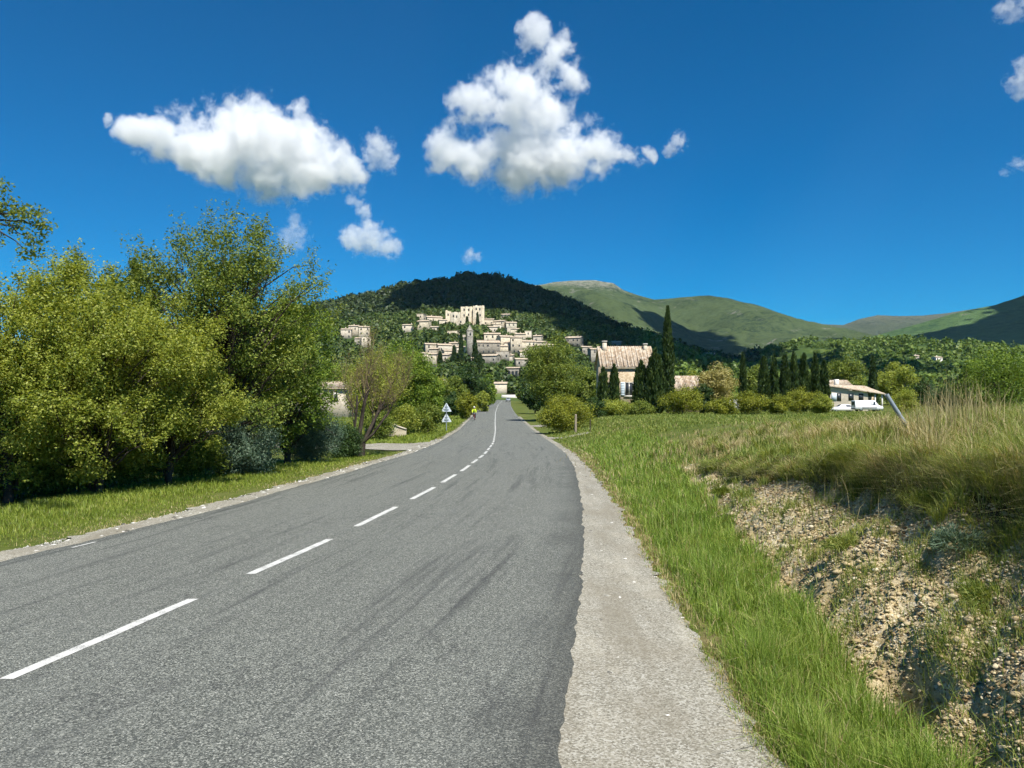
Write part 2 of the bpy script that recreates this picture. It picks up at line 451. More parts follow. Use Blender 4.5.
t = NT('road paint'); p_ = t.pos()
wr = t.math('ADD', t.math('MULTIPLY', t.noise(p_, 70, 5, .8), .6), t.math('MULTIPLY', t.noise(p_, 6, 4, .6), .4))
M['paint'] = t.done(t.bsdf(t.ramp(wr, [(.38, (.15, .15, .14)), (.47, (.50, .50, .47)), (.68, (.66, .66, .63))]), .7, .25))
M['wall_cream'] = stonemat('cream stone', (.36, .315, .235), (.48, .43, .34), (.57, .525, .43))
M['wall_pale'] = stonemat('pale render', (.43, .385, .31), (.51, .46, .38), (.57, .52, .44), .8)
M['wall_white'] = plain('white render', (.70, .66, .58), .9, .15, 0, .1, .8)
M['wall_grey_shade'] = stonemat('shaded grey stone', (.20, .18, .15), (.29, .27, .23), (.38, .36, .31))  # shade of church, bell tower and shaded houses put into the wall colour
M['wall_house'] = stonemat('warm stone', (.30, .23, .15), (.42, .34, .24), (.52, .45, .34), 3.5)
def tilemat():
    t = NT('roof tiles'); p = t.objc()
    w = t.n('ShaderNodeTexWave', wave_type='BANDS', bands_direction='X'); w.inputs['Scale'].default_value = 1.6; w.inputs['Distortion'].default_value = .6; t.l(p, w.inputs['Vector'])
    v = t.voro(t.scalev(p, (4, 2.5, 2.5)), 1, 'F1', 'Color'); s = t.n('ShaderNodeSeparateColor'); t.l(v, s.inputs[0])
    n = t.noise(p, .5, 5)
    col = t.ramp(t.math('ADD', t.math('MULTIPLY', s.outputs[0], .5), t.math('MULTIPLY', n, .5)), [(.25, (.36, .265, .175)), (.5, (.50, .40, .29)), (.75, (.62, .54, .43))])
    return t.done(t.bsdf(col, .9, .15, 0, t.bump(w.outputs['Fac'], .6, .06)))
M['tile'] = tilemat()
M['dark_window'] = plain('window dark', (.03, .035, .04), .25, .5, 0, .1, 2)
M['shutter'] = plain('shutter paint', (.55, .62, .66), .6, .3, 0, .08, 3)
M['galv'] = plain('galvanised metal', (.24, .28, .31), .55, .4, .1, .1, 8)
M['sign_back'] = plain('sign back', (.62, .67, .70), .5, .4, .25, .08, 4)
M['wood'] = plain('weathered wood', (.30, .25, .18), .9, .1, 0, .25, 6, 0, .4)
M['car_white'] = plain('white car paint', (.78, .78, .77), .3, .5, 0, .03, 2, .6)
M['car_grey'] = plain('grey car paint', (.30, .33, .36), .3, .5, .2, .03, 2, .6)
M['glass'] = plain('tinted glass', (.03, .04, .05), .08, .6, 0, .05, 2)
M['rubber'] = plain('rubber', (.025, .025, .026), .85, .2, 0, .1, 8)
M['steel'] = plain('bare steel', (.55, .56, .57), .3, .5, .8, .05, 8)
M['lamp'] = plain('lamp glass', (.75, .76, .78), .12, .6, 0, .05, 3)
M['skin'] = plain('skin', (.50, .33, .25), .6, .3, 0, .06, 8)
M['hivis'] = plain('yellow green cloth', (.55, .72, .04), .8, .2, 0, .08, 6)
M['cloth_dark'] = plain('dark cloth', (.03, .032, .04), .9, .15, 0, .1, 8)
M['bike_red'] = plain('red frame paint', (.45, .05, .03), .4, .5, 0, .05, 4)
M['helmet'] = plain('helmet shell', (.65, .66, .66), .4, .4, 0, .05, 4)

# ------------------------------------------------------------------ ground sheet
def graded(segs):
    out = [segs[0][0]]
    for a, b, s0, s1 in segs:
        q = a; 
        while q < b - 1e-6:
            s = s0 + (s1 - s0) * (q - a) / (b - a)
            q = min(b, q + s); out.append(q)
    return np.array(out)

gy = graded([(-80, -4, 8, 1), (-4, 3, 1, .1), (3, 9, .055, .065), (9, 27, .07, .3), (27, 60, .4, 1), (60, 330, 1.5, 8), (330, 1500, 8, 14), (1500, 6050, 60, 500)])
gx = np.concatenate([-graded([(0, 14, .35, .4), (14, 60, .6, 3), (60, 900, 5, 14), (900, 3500, 60, 500)])[::-1],
                     graded([(0, 2.2, .3, .1), (2.2, 5.4, .05, .055), (5.4, 14, .08, .4), (14, 60, .5, 3), (60, 1300, 5, 14), (1300, 4900, 60, 500)])[1:]])
GX, GY = np.meshgrid(gx, gy)
GZ = T(GX, GY)
U = edge_u(GX, GY)
# sink the sheet a little under the road bed
under = sstep(.15, -.1, U) * sstep(.15, -.1, -(U + road_w(GY)))
GZ = GZ - under * .06 * (GY < 470)
ny, nx = GX.shape
idx = np.arange(ny * nx).reshape(ny, nx)
faces = np.stack([idx[:-1, :-1], idx[:-1, 1:], idx[1:, 1:], idx[1:, :-1]], -1).reshape(-1, 4)
wood_at = sstep(330, 380, GY)
brown = (sstep(.26, .03, np.abs(U - shoulder_w(GY) - .12)) * (U > 0) * sstep(60, 30, GY)) * .8 * sstep(.3, .55, fbm(GX * 2, GY * 1.2, 3, 88))
_wb = ((fbm(GX * .55 + 3, GY * .55, 3, 5) - .5) * .9 + (fbm(GX * 2.2, GY * 2.2, 2, 9) - .5) * .3)
lip_shade = sstep(3.80, 3.98, U + _wb) * sstep(4.4, 4.15, U + _wb) * sstep(24, 18, GY) * (GY > -20)  # where the painted shade runs along the bank lip
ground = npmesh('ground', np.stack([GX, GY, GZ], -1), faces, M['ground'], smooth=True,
                attrs={'soil': soil_mask(GX, GY) * (GY < 40), 'edge': brown, 'lip_shade': lip_shade, 'wood': wood_at})
setp(ground, kind='structure')

# ------------------------------------------------------------------ road, shoulders, markings
def strip(name, Ya, off_l, off_r, lift, mat, nx=8, wob_l=0, wob_r=0, freq=3.0, uv=False, skirt=0, profile='road'):
    """sheet that follows the road between two offsets from its right edge"""
    Yv = np.asarray(Ya)
    a = off_l(Yv) + (fbm(Yv * freq, Yv * 0 + 3.3, 4, 61) - .5) * 2 * wob_l
    b = off_r(Yv) + (fbm(Yv * freq, Yv * 0 + 8.3, 4, 67) - .5) * 2 * wob_r
    if wob_r: b = b + (vnoise(Yv * 7, Yv * 0 + 1.3, 68) - .5) * wob_r * 1.1
    if wob_l: a = a + (vnoise(Yv * 6, Yv * 0 + 5.3, 69) - .5) * wob_l * .8
    f = np.linspace(0, 1, nx)[None, :]
    if skirt: f = np.concatenate([[0], np.linspace(.0025, .9975, nx - 2), [1]])[None, :]
    U_ = a[:, None] * (1 - f) + b[:, None] * f
    X_ = xr(Yv)[:, None] + U_
    Y_ = np.repeat(Yv[:, None], nx, 1)
    if profile == 'road': Z_ = zr(Y_) + lift
    else: Z_ = np.maximum(T(X_, Y_), zr(Y_) - .03) + lift
    if skirt:
        Z_[:, 0] -= skirt; Z_[:, -1] -= skirt
    m = len(Yv); idx = np.arange(m * nx).reshape(m, nx)
    fs = np.stack([idx[:-1, :-1], idx[:-1, 1:], idx[1:, 1:], idx[1:, :-1]], -1).reshape(-1, 4)
    o = npmesh(name, np.stack([X_, Y_, Z_], -1), fs, mat, smooth=True)
    if uv:
        lay = o.data.uv_layers.new(name='road')
        vi = fs.ravel(); UU = (U_ + mid_off(Y_)).ravel(); VV = Y_.ravel()
        lay.data.foreach_set('uv', np.stack([UU[vi], VV[vi]], -1).astype(np.float32).ravel())
    ea = sstep(.55, .02, -U_ + (fbm(Y_ * 1.5, Y_ * 0, 3, 6) - .5) * .5) * sstep(45, 20, Y_)
    at = o.data.attributes.new('rim', 'FLOAT', 'POINT'); at.data.foreach_set('value', ea.astype(np.float32).ravel())
    return setp(o, kind='structure')

ROADY = graded([(-40, 2, 2, .3), (2, 14, .06, .08), (14, 40, .1, .3), (40, 440, .6, 3)])
o = strip('road', ROADY, lambda y: -road_w(y), lambda y: y * 0 + np.interp(y, [0, 6, 14], [.09, .06, 0]), .012, M['asphalt'], 24, .05, .05, 2.6, True, .03)
strip('gravel_shoulder', ROADY[ROADY < 120], lambda y: y * 0 - .35, lambda y: shoulder_w(y) + .05, -.004, M['gravel'], 9, 0, .14, 2.6)
strip('gravel_edge', ROADY[ROADY < 200], lambda y: -road_w(y) - np.interp(y, [0, 10, 30, 60], [.75, .6, .45, .4]), lambda y: -road_w(y) + .3, -.006, M['gravel'], 7, .38, 0, 1.1)
# gravel lane joining from the left
def lane(name, pts, half, lift):
    pts = np.array(pts, float); s = np.linspace(0, 1, 50)
    q = np.stack([np.interp(s, np.linspace(0, 1, len(pts)), pts[:, k]) for k in (0, 1)], 1)
    k = np.ones(9) / 9
    for c in (0, 1): q[:, c] = np.convolve(np.pad(q[:, c], 4, mode='edge'), k, 'valid')
    h = np.interp(s, np.linspace(0, 1, len(half)), half)
    tan = np.gradient(q, axis=0); tan /= np.linalg.norm(tan, axis=1)[:, None]
    nrm = np.stack([tan[:, 1], -tan[:, 0]], 1)
    f = np.linspace(-1, 1, 11)
    XY = q[:, None, :] + nrm[:, None, :] * (h[:, None] * f[None, :])[..., None] * (1 + .12 * (fbm(s[:, None] * 20, f[None, :] * 2, 3) - .5))[..., None]
    Z = T(XY[..., 0], XY[..., 1]) + lift
    idx = np.arange(50 * 11).reshape(50, 11)
    fs = np.stack([idx[:-1, :-1], idx[:-1, 1:], idx[1:, 1:], idx[1:, :-1]], -1).reshape(-1, 4)
    return setp(npmesh(name, np.concatenate([XY, Z[..., None]], -1), fs, M['gravel'], smooth=True), kind='structure')
e = lambda Y: float(xr(Y) - road_w(Y))
lane('gravel_lane', [(e(46) + .6, 46), (e(46) - 2.5, 45.5), (e(46) - 7, 47), (-16, 52), (-24, 60)], [8.0, 5.2, 3.2, 2.4, 2.0], .035)
lane('gravel_entrance', [(float(xr(56)) - .3, 56), (float(xr(56)) + 1.6, 57), (float(xr(56)) + 3.5, 58)], [1.6, 1.0, .5], .03)
lane('gravel_pull_in', [(float(xr(84)) - .3, 84), (float(xr(84)) + 3, 86), (float(xr(84)) + 7, 88)], [2.6, 1.6, 1.2], .03)
# centre line
mb = MB()
start = 6.0 - 3.6 * 3
k = 0
while True:
    a = start + 3.6 * k; b = a + (2.4 if a < 70 else 3.0); k += 1
    if a > 330: break
    if b < -6: continue
    ys = np.linspace(a, b, 9); xm = xr(ys) - mid_off(ys); w = .058
    n = len(ys)
    jit = (vnoise(ys * 9, ys * 0, 5) - .5) * .012
    L = np.stack([xm - w + jit, ys, zr(ys) + .0165], 1); Rr = np.stack([xm + w + jit, ys, zr(ys) + .0165], 1)
    mb.add(np.vstack([L, Rr]), [(i, i + n, i + n + 1, i + 1) for i in range(n - 1)])
setp(mb.build('road_markings', M['paint']), kind='structure')
# worn bits of an edge line on the left
mb = MB()
for a, b in ((11.3, 11.75),):
    ys = np.linspace(a, b, 6); xm = xr(ys) - road_w(ys) + .22; n = 6
    mb.add(np.vstack([np.stack([xm - .02, ys, zr(ys) + .0165], 1), np.stack([xm + .025, ys, zr(ys) + .0165], 1)]), [(i, i + n, i + n + 1, i + 1) for i in range(n - 1)])
setp(mb.build('road_edge_markings', M['paint']), kind='structure')

# ------------------------------------------------------------------ mountains
def mountain(name, crest, Yc, Yf, mat, amp=40, seed=0, nx=460, ny=230, margin=900, back=.6, gex=1.0):
    c = np.array([P(x, y, Yc) for x, y in crest])
    xs = np.linspace(c[0, 0] - margin, c[-1, 0] + margin, nx)
    zc = np.interp(xs, c[:, 0], c[:, 2])
    zc = np.where(xs < c[0, 0], c[0, 2] * sstep(c[0, 0] - margin, c[0, 0], xs), zc)
    zc = np.where(xs > c[-1, 0], c[-1, 2] * sstep(c[-1, 0] + margin, c[-1, 0], xs), zc)
    t = np.linspace(0, 1 + back, ny)
    X, Tt = np.meshgrid(xs, t)
    Y = Yf + (Yc - Yf) * Tt
    g = np.where(Tt < 1, Tt ** gex, 1 - (Tt - 1) / back)
    s = 1 / (amp * 7.0)
    rid = 1 - np.abs(fbm(X * s * .9 + seed + Y * s * .2, Y * s * .3, 6, seed) * 2 - 1) * 1.5
    fine = fbm(X * s * 5, Y * s * 5, 4, seed + 5) - .5
    amp = amp * (np.clip(zc / zc.max(), 0, 1) ** 1.6)[None, :]
    win = np.clip(np.sin(np.clip(Tt, 0, 1) * math.pi), 0, 1) ** .8
    Z = zc[None, :] * g + amp * 2.0 * (rid - .72) * win + amp * .7 * fine * (win * .8 + .12) - 12
    idx = np.arange(nx * ny).reshape(ny, nx)
    fs = np.stack([idx[:-1, :-1], idx[:-1, 1:], idx[1:, 1:], idx[1:, :-1]], -1).reshape(-1, 4)
    return setp(npmesh(name, np.stack([X, Y, Z], -1), fs, mat, smooth=True), kind='structure')

M['mt_main'] = mountain_material('mountain meadow', (.020, .036, .017), (.072, .098, .04), (.36, .335, .295), 485, 600)
M['mt_right'] = mountain_material('mountain wood', (.04, .08, .034), (.09, .15, .055), (.24, .23, .17), 700, 1000)
M['mt_far'] = mountain_material('mountain rock', (.032, .045, .026), (.075, .088, .052), (.22, .20, .17), 430, 760)
M['mt_spur'] = mountain_material('mountain spur', (.05, .09, .022), (.11, .165, .04), (.25, .24, .18), 700, 900, 2)
mountain('mountain_ridge', [(480, 300), (505, 290), (530, 283), (541, 281.6), (555, 279), (570.5, 278), (595, 277.6), (613.6, 280), (623.8, 287), (638, 292), (654, 296.6), (682, 294.4), (705, 293.6),
          (722.7, 295), (743, 300), (768.5, 309.5), (793.8, 321), (830, 338), (860, 348), (900, 365)], 3500, 1500, M['mt_main'], 125, 3)
mountain('rocky_ridge', [(740, 330), (794, 320), (827.7, 322.5), (843, 323), (858.6, 317), (877.7, 313), (899, 314), (923, 313.5), (947, 311), (980, 306), (1040, 300)], 4600, 2300, M['mt_far'], 55, 11)
mountain('wooded_mountain', [(820, 352), (850, 339), (885, 329), (915, 321), (947, 312), (970.6, 305.5), (994.5, 301), (1010, 296), (1024, 291), (1060, 280), (1150, 268), (1300, 280)], 2400, 1150, M['mt_right'], 75, 23)
mountain('green_spur', [(640, 372), (700, 362), (740, 352), (770, 346), (800, 341), (830, 344), (860, 352), (900, 364)], 1650, 1000, M['mt_spur'], 14, 41, margin=250)

# ------------------------------------------------------------------ foliage
def leaf_quads(c, size, up=.4, rng=RNG, aspect=.55, droop=0, out=None):
    n = len(c)
    nrm = rng.normal(size=(n, 3)) * .8; nrm[:, 2] += up * 2
    if out is not None: nrm += out * .9
    nrm /= np.linalg.norm(nrm, axis=1)[:, None]; nrm /= np.linalg.norm(nrm, axis=1)[:, None]
    a = rng.normal(size=(n, 3)); a -= (a * nrm).sum(1)[:, None] * nrm; a[:, 2] -= droop; a /= np.linalg.norm(a, axis=1)[:, None] + 1e-9
    b = np.cross(nrm, a)
    s = size * rng.uniform(.6, 1.35, n)[:, None]
    v = np.stack([c + a * s, c + b * s * aspect + a * s * .15, c - a * s, c - b * s * aspect + a * s * .15], 1)
    return v.reshape(-1, 3)

def quadf(n): return np.arange(n * 4).reshape(n, 4)

def leafy(name, label, x, Y, ytop, wpx, mat, cb=.18, clumps=70, leaves=20000, leaf=.05, group=None, cat='tree', bark='bark',
          seed=1, base_y=None, trunk_r=None, fill=2.4, limbs=30, squash=.8, clump_r=.13, lean=0, stray=0., depth=1.0, sprigs=0):
    rng = np.random.default_rng(seed)
    X = (x - 512) / F * Y
    z0 = float(T(X, Y)) - .05
    H = P(x, ytop, Y)[2] - z0; W = wpx / F * Y
    root = empty(name, (X, Y, z0), label, cat, group)
    zc = H * (cb + 1) / 2; rz = H * (1 - cb) / 2
    d = rng.normal(size=(clumps, 3)); d /= np.linalg.norm(d, axis=1)[:, None]
    rr = rng.uniform(0, 1, clumps) ** (1 / fill)
    ph = np.arctan2(d[:, 1], d[:, 0])
    lob = 1 + .22 * np.sin(ph * 2 + seed) * rng.uniform(.5, 1, clumps) + .16 * np.sin(ph * 3 + seed * 2.1 + d[:, 2] * 4)
    ctr = d * rr[:, None] * np.stack([lob * W / 2, lob * W / 2 * depth, np.full(clumps, rz)], 1) * (1 - clump_r)
    ctr[:, 2] += zc; ctr[:, 0] += lean * (ctr[:, 2] / H) * W
    k = int(np.argmax(ctr[:, 2])); ctr[k] = (lean * W * .9 + W * .05, 0, H * (1 - clump_r * .5))
    cr = W * clump_r * rng.uniform(.65, 1.5, clumps)
    wgt = cr ** 2; ci = rng.choice(clumps, leaves, p=wgt / wgt.sum())
    off = rng.normal(size=(leaves, 3)); off /= np.linalg.norm(off, axis=1)[:, None]
    off *= (rng.uniform(0, 1, leaves) ** .45)[:, None] * cr[ci][:, None]
    off[:, 2] *= squash
    c = ctr[ci] + off
    outv = off / (np.linalg.norm(off, axis=1)[:, None] + 1e-6)
    if stray:
        m = rng.uniform(0, 1, leaves) < stray
        c[m] += rng.normal(size=(m.sum(), 3)) * W * .03
    if sprigs:
        d0 = ctr - np.array([0, 0, zc * .8]); d0 /= np.linalg.norm(d0, axis=1)[:, None] + 1e-6
        j = rng.integers(0, clumps, sprigs); a = d0[j] * .7 + rng.normal(size=(sprigs, 3)) * .5 + np.array([0, 0, .75]); a /= np.linalg.norm(a, axis=1)[:, None]
        st = ctr[j] + a * cr[j][:, None] * .6; L_ = cr[j] * rng.uniform(.5, 1.3, sprigs) + .1
        q = rng.uniform(0, 1, (sprigs, 16)); sc = st[:, None, :] + a[:, None, :] * (q * L_[:, None])[..., None] + rng.normal(size=(sprigs, 16, 3)) * leaf * 1.1
        c = np.concatenate([c, sc.reshape(-1, 3)]); outv = np.concatenate([outv, np.repeat(a, 16, 0)])
    k_ = c[:, 2] > .03; c, outv = c[k_], outv[k_]
    v = leaf_quads(c, leaf, .35, rng, out=outv)
    npmesh('crown', v, quadf(len(c)), mat, root)
    tr = trunk_r or H * .017 + .02
    mb = MB()
    top = np.array([lean * W * .75, 0, H * .82])
    path = np.array([[0, 0, -.2], [rng.normal() * .03 * H * .3, rng.normal() * .02 * H, H * .2], [top[0] * .55 + rng.normal() * .02 * H, 0, H * .5], top])
    s = np.linspace(0, 1, 12); pp = np.stack([np.interp(s, np.linspace(0, 1, 4), path[:, q]) for q in range(3)], 1)
    mb.tube(pp, np.interp(s, [0, .08, .5, 1], [tr * 1.45, tr, tr * .6, tr * .12]), 8)
    for j in rng.permutation(clumps)[:limbs]:
        e_ = ctr[j]; f = np.clip((e_[2] / H) * rng.uniform(.45, .8), .06, .8) / .82 * .95
        b0 = np.array([np.interp(f, s, pp[:, q]) for q in range(3)])
        mid = (b0 + e_) / 2 + np.array([0, 0, .06 * H * rng.uniform(-.2, 1)]) + rng.normal(size=3) * .03 * W
        q = np.linspace(0, 1, 7)[:, None]
        bz = (1 - q) ** 2 * b0 + 2 * q * (1 - q) * mid + q ** 2 * e_
        bz[1:-1] += rng.normal(size=(5, 3)) * .008 * H
        r0 = tr * .42 * (1 - f * .6)
        mb.tube(bz, np.linspace(r0, max(.006, r0 * .16), 7), 5, False)
        for _ in range(2):
            i = rng.integers(3, 6); e2 = bz[i] + rng.normal(size=3) * cr[j] * .9
            mb.tube(np.stack([bz[i], (bz[i] + e2) / 2 + rng.normal(size=3) * .03 * cr[j], e2]), [r0 * .3, r0 * .2, max(.004, r0 * .08)], 4, False)
    mb.build('trunk', M[bark], root, True)
    return root

def cypress(name, label, x, Y, ytop, wpx, n=5000, group=None, mat='cypress', seed=1, blade=None, shape=.55, spire=True):
    rng = np.random.default_rng(seed)
    X = (x - 512) / F * Y; z0 = float(T(X, Y)) - .05
    H = P(x, ytop, Y)[2] - z0; W = wpx / F * Y; Rm = W / 2
    root = empty(name, (X, Y, z0), label, 'tree', group)
    spires = [(0, 0, 1.0, 1.0)] if spire else [(0, 0, 1.0, .55), (-.28, .05, .86, .5), (.27, -.06, .90, .5), (.05, -.3, .74, .5), (-.12, .3, .8, .5), (-.38, -.1, .6, .34), (.40, .1, .62, .34)]
    si = rng.integers(0, len(spires), n); S_ = np.array(spires)[si]
    t = rng.uniform(0, 1, n) ** .85
    ph = rng.uniform(0, 2 * math.pi, n)
    prof = np.minimum(1, (t / .12) ** .6) * (1 - t ** 2.2) ** .75 * S_[:, 3]
    lump = 1 + .25 * np.sin(ph * 3 + t * 13 + seed) * rng.uniform(.3, 1, n) + .18 * np.sin(ph * 5 - t * 23)
    tt = t; r = Rm * prof * lump * rng.uniform(.55, 1.0, n) ** .6
    c = np.stack([r * np.cos(ph) + S_[:, 0] * Rm, r * np.sin(ph) + S_[:, 1] * Rm, .03 * H + t * H * .96 * S_[:, 2]], 1)
    bl = blade or max(W * .14, .12)
    out = np.stack([np.cos(ph), np.sin(ph), np.zeros(n)], 1)
    a = out * rng.uniform(.05, .55, n)[:, None] + np.array([0, 0, 1.0]) + rng.normal(size=(n, 3)) * .22
    a /= np.linalg.norm(a, axis=1)[:, None]
    b = np.cross(a, out + rng.normal(size=(n, 3)) * .6); b /= np.linalg.norm(b, axis=1)[:, None] + 1e-9
    s = bl * rng.uniform(.6, 1.4, n)[:, None]
    v = np.stack([c + a * s, c + b * s * .33, c - a * s * .6, c - b * s * .33], 1).reshape(-1, 3)
    npmesh('crown', v, quadf(n), M[mat], root)
    mb = MB(); mb.tube([(0, 0, -.3), (0, 0, H * .5), (0, 0, H * .9)], [H * .014 + .04, H * .008 + .02, .02], 6)
    mb.build('trunk', M['bark'], root, True)
    return root

# near left: hedge of trees and shrubs --------------------------------
G_HEDGE = 'trees of the roadside hedge on the left'
leafy('leafy_tree', 'broad bushy tree at the left picture edge, leafy down to the grass', 10, 17.5, 270, 175, M['leaf_olive'], .03, 190, 60000, .034, G_HEDGE, seed=11, limbs=70, clump_r=.07, stray=.25, fill=2.3, sprigs=1100)
leafy('leafy_tree', 'yellow green bushy tree filling the middle of the left hedge', 98, 18.8, 284, 180, M['leaf_olive'], .03, 200, 62000, .034, G_HEDGE, seed=12, limbs=70, clump_r=.068, stray=.25, fill=2.3, sprigs=1100)
leafy('leafy_tree', 'lower yellow green tree in front of the tallest tree', 168, 20.8, 296, 130, M['leaf_olive'], .04, 150, 46000, .034, G_HEDGE, seed=13, limbs=60, clump_r=.072, stray=.25, fill=2.3, sprigs=1100)
leafy('leafy_tree', 'thin airy tree whose pale top shows sky through', 66, 22.5, 256, 105, M['leaf_olive'], .35, 90, 14000, .042, G_HEDGE, seed=14, limbs=50, clump_r=.10, stray=.4, sprigs=1100)
leafy('leafy_tree', 'tallest tree of the hedge, dark open branches under a green crown', 222, 25, 210, 215, M['leaf_mid'], .1, 240, 60000, .042, G_HEDGE, seed=15, limbs=150, clump_r=.062, trunk_r=.2, stray=.12, sprigs=1100)
leafy('leafy_tree', 'small dark topped tree left of the tallest tree', 128, 25.5, 262, 75, M['leaf_mid'], .3, 80, 17000, .045, G_HEDGE, seed=16, limbs=35, clump_r=.11, stray=.3, sprigs=1100)
leafy('leafy_tree', 'green tree at the right end of the hedge beside the blue green bush', 288, 28.5, 292, 105, M['leaf_bright'], .08, 130, 42000, .042, G_HEDGE, seed=17, limbs=45, clump_r=.095, stray=.3, sprigs=1100)
G_SH = 'shrubs under the roadside hedge'
for i, (x, Y, yt, w, mt, lb) in enumerate([
    (-12, 17.8, 440, 110, 'leaf_mid', 'leafy green shrub at the left edge under the hedge'),
    (48, 19.0, 446, 90, 'leaf_mid', 'leafy green shrub in the gap under the left hedge trees'),
    (102, 20.2, 440, 85, 'leaf_mid', 'green shrub under the middle of the left hedge'),
    (150, 21.4, 436, 80, 'leaf_mid', 'mid green shrub at the foot of the lower hedge tree'),
    (196, 23.2, 432, 70, 'leaf_mid', 'green shrub at the foot of the tallest tree'),
    (345, 34.5, 424, 44, 'leaf_dark', 'dark shrub between the blue green bush and the bare tree')]):
    leafy('shrub', lb, x, Y, yt, w, M[mt], .02, 60, 16000, .034, G_SH, 'shrub', seed=30 + i, limbs=14, clump_r=.16, trunk_r=.03)
leafy('rounded_bush', 'dense dark blue green bush at the foot of the hedge', 240, 24.5, 420, 80, M['leaf_blue'], 0, 110, 36000, .026, 'blue green bushes by the road', 'bush', seed=41, limbs=10, clump_r=.15, fill=3, trunk_r=.03, sprigs=300)
leafy('rounded_bush', 'pale blue green dome shaped bush beside the bare tree', 312, 30, 411, 66, M['leaf_blue'], 0, 110, 36000, .026, 'blue green bushes by the road', 'bush', seed=42, limbs=10, clump_r=.15, fill=3.4, trunk_r=.03, sprigs=300)

def overhang_tree():
    rng = np.random.default_rng(5)
    Y = 13.0; X = (-95 - 512) / F * Y; z0 = float(T(X, Y)) - .05
    root = empty('leafy_tree', (X, Y, z0), 'tree mostly outside the left edge with one leafy branch reaching in against the sky', 'tree', G_HEDGE)
    o = np.array([X, Y, z0])
    pts = [(-2, 186, 0), (10, 206, .1), (22, 214, .0), (36, 214, -.1), (42, 226, .1), (34, 240, 0), (14, 226, .2), (2, 214, .3), (-8, 240, .1), (30, 252, 0),
           (-20, 200, .2), (-25, 232, .3), (-45, 180, .3), (-60, 220, .5), (-80, 160, .2), (-95, 240, .4), (-110, 190, -.6), (-130, 150, .5), (-70, 130, -.4), (-140, 260, .3), (-100, 300, .2), (-50, 290, .9)]
    ctr = np.array([np.array(P(a, b, Y + d)) - o for a, b, d in pts])
    mb = MB(); H = 6.4
    mb.tube([(0, 0, -.2), (.1, 0, 1.5), (.05, .1, 3.2), (.2, 0, H)], [.17, .13, .1, .03], 8)
    allc = []
    for i, e_ in enumerate(ctr):
        b0 = np.array([.1, 0, np.clip(e_[2] * .6, 1.2, 4.5)])
        if i < 10: b0 = ctr[10] * .6 + ctr[11] * .4 - np.array([0, 0, .12]); 
        q = np.linspace(0, 1, 8)[:, None]; mid = (b0 + e_) / 2 + np.array([0, 0, .12])
        bz = (1 - q) ** 2 * b0 + 2 * q * (1 - q) * mid + q ** 2 * e_
        bz[1:-1] += rng.normal(size=(6, 3)) * .02
        mb.tube(bz, np.linspace(.022 if i < 10 else .05, .005, 8), 5, False)
        n, r = (150, .25) if i < 12 else (1200, .5)
        d = rng.normal(size=(n, 3)); d /= np.linalg.norm(d, axis=1)[:, None]
        allc.append(e_ + d * (rng.uniform(0, 1, n) ** .5)[:, None] * r * np.array([1, 1, .8]))
    mb.tube([(.1, 0, 3.4), tuple(ctr[10] * .6 + ctr[11] * .4 - np.array([0, 0, .12]))], [.06, .03], 6)
    c = np.concatenate(allc)
    npmesh('crown', leaf_quads(c, .032, .3, rng), quadf(len(c)), M['leaf_mid'], root)
    mb.build('trunk', M['bark'], root, True)
overhang_tree()

def bare_tree():
    rng = np.random.default_rng(9)
    Y = 36; x = 361; X = (x - 512) / F * Y; z0 = float(T(X, Y)) - .05
    root = empty('bare_tree', (X, Y, z0), 'nearly leafless tree with forked dark trunk and pale upright twigs', 'tree')
    trunk, twigs = MB(), MB(); leaves = []
    def grow(p, d, L, r, lev):
        n = 6; pts = [p]
        for i in range(n - 1):
            d = d + rng.normal(size=3) * .16 + np.array([0, 0, .10 if lev else .03]); d = d / np.linalg.norm(d)
            pts.append(pts[-1] + d * L / (n - 1))
        pts = np.array(pts); tgt = trunk if lev < 3 else twigs
        tgt.tube(pts, np.linspace(r, r * (.6 if lev < 2 else .3), n), 7 if lev < 2 else (4 if lev < 3 else 3), False)
        if lev >= 5 or r < .003: leaves.append(pts[-1]); return
        kids = [0, 3, 5, 7, 6][lev] if lev else 0
        for q in range(kids):
            i = rng.integers(2, n); a = rng.normal(size=3); a -= a.dot(d) * d; a /= np.linalg.norm(a)
            nd = d * .75 + a * rng.uniform(.35, .8) + np.array([0, 0, .45 if lev > 1 else .15]); nd /= np.linalg.norm(nd)
            grow(pts[i], nd, L * rng.uniform(.5, .75), r * .42, lev + 1)
    trunk.tube([(0, 0, -.2), (.02, 0, .3), (.05, 0, .75)], [.26, .19, .18], 8)
    for dx, dy, dz, L, r in [(-1.0, .1, .85, 3.2, .11), (-.25, -.1, 1, 2.6, .12), (.7, .15, .75, 2.3, .10), (.15, .5, .9, 2.4, .09), (.95, -.3, .55, 1.9, .07), (-.6, -.4, .9, 2.4, .08)]:
        d = np.array([dx, dy, dz]); grow(np.array([.05, 0, .68]), d / np.linalg.norm(d), L, r, 1)
    trunk.build('trunk', M['bark'], root, True)
    twigs.build('twigs', M['twig'], root)
    c = np.array(leaves); c = c[rng.uniform(0, 1, len(c)) < .35]
    c = np.repeat(c, 3, 0) + rng.normal(size=(len(c) * 3, 3)) * .08
    npmesh('leaves', leaf_quads(c, .035, .2, rng), quadf(len(c)), M['leaf_gold'], root)
bare_tree()

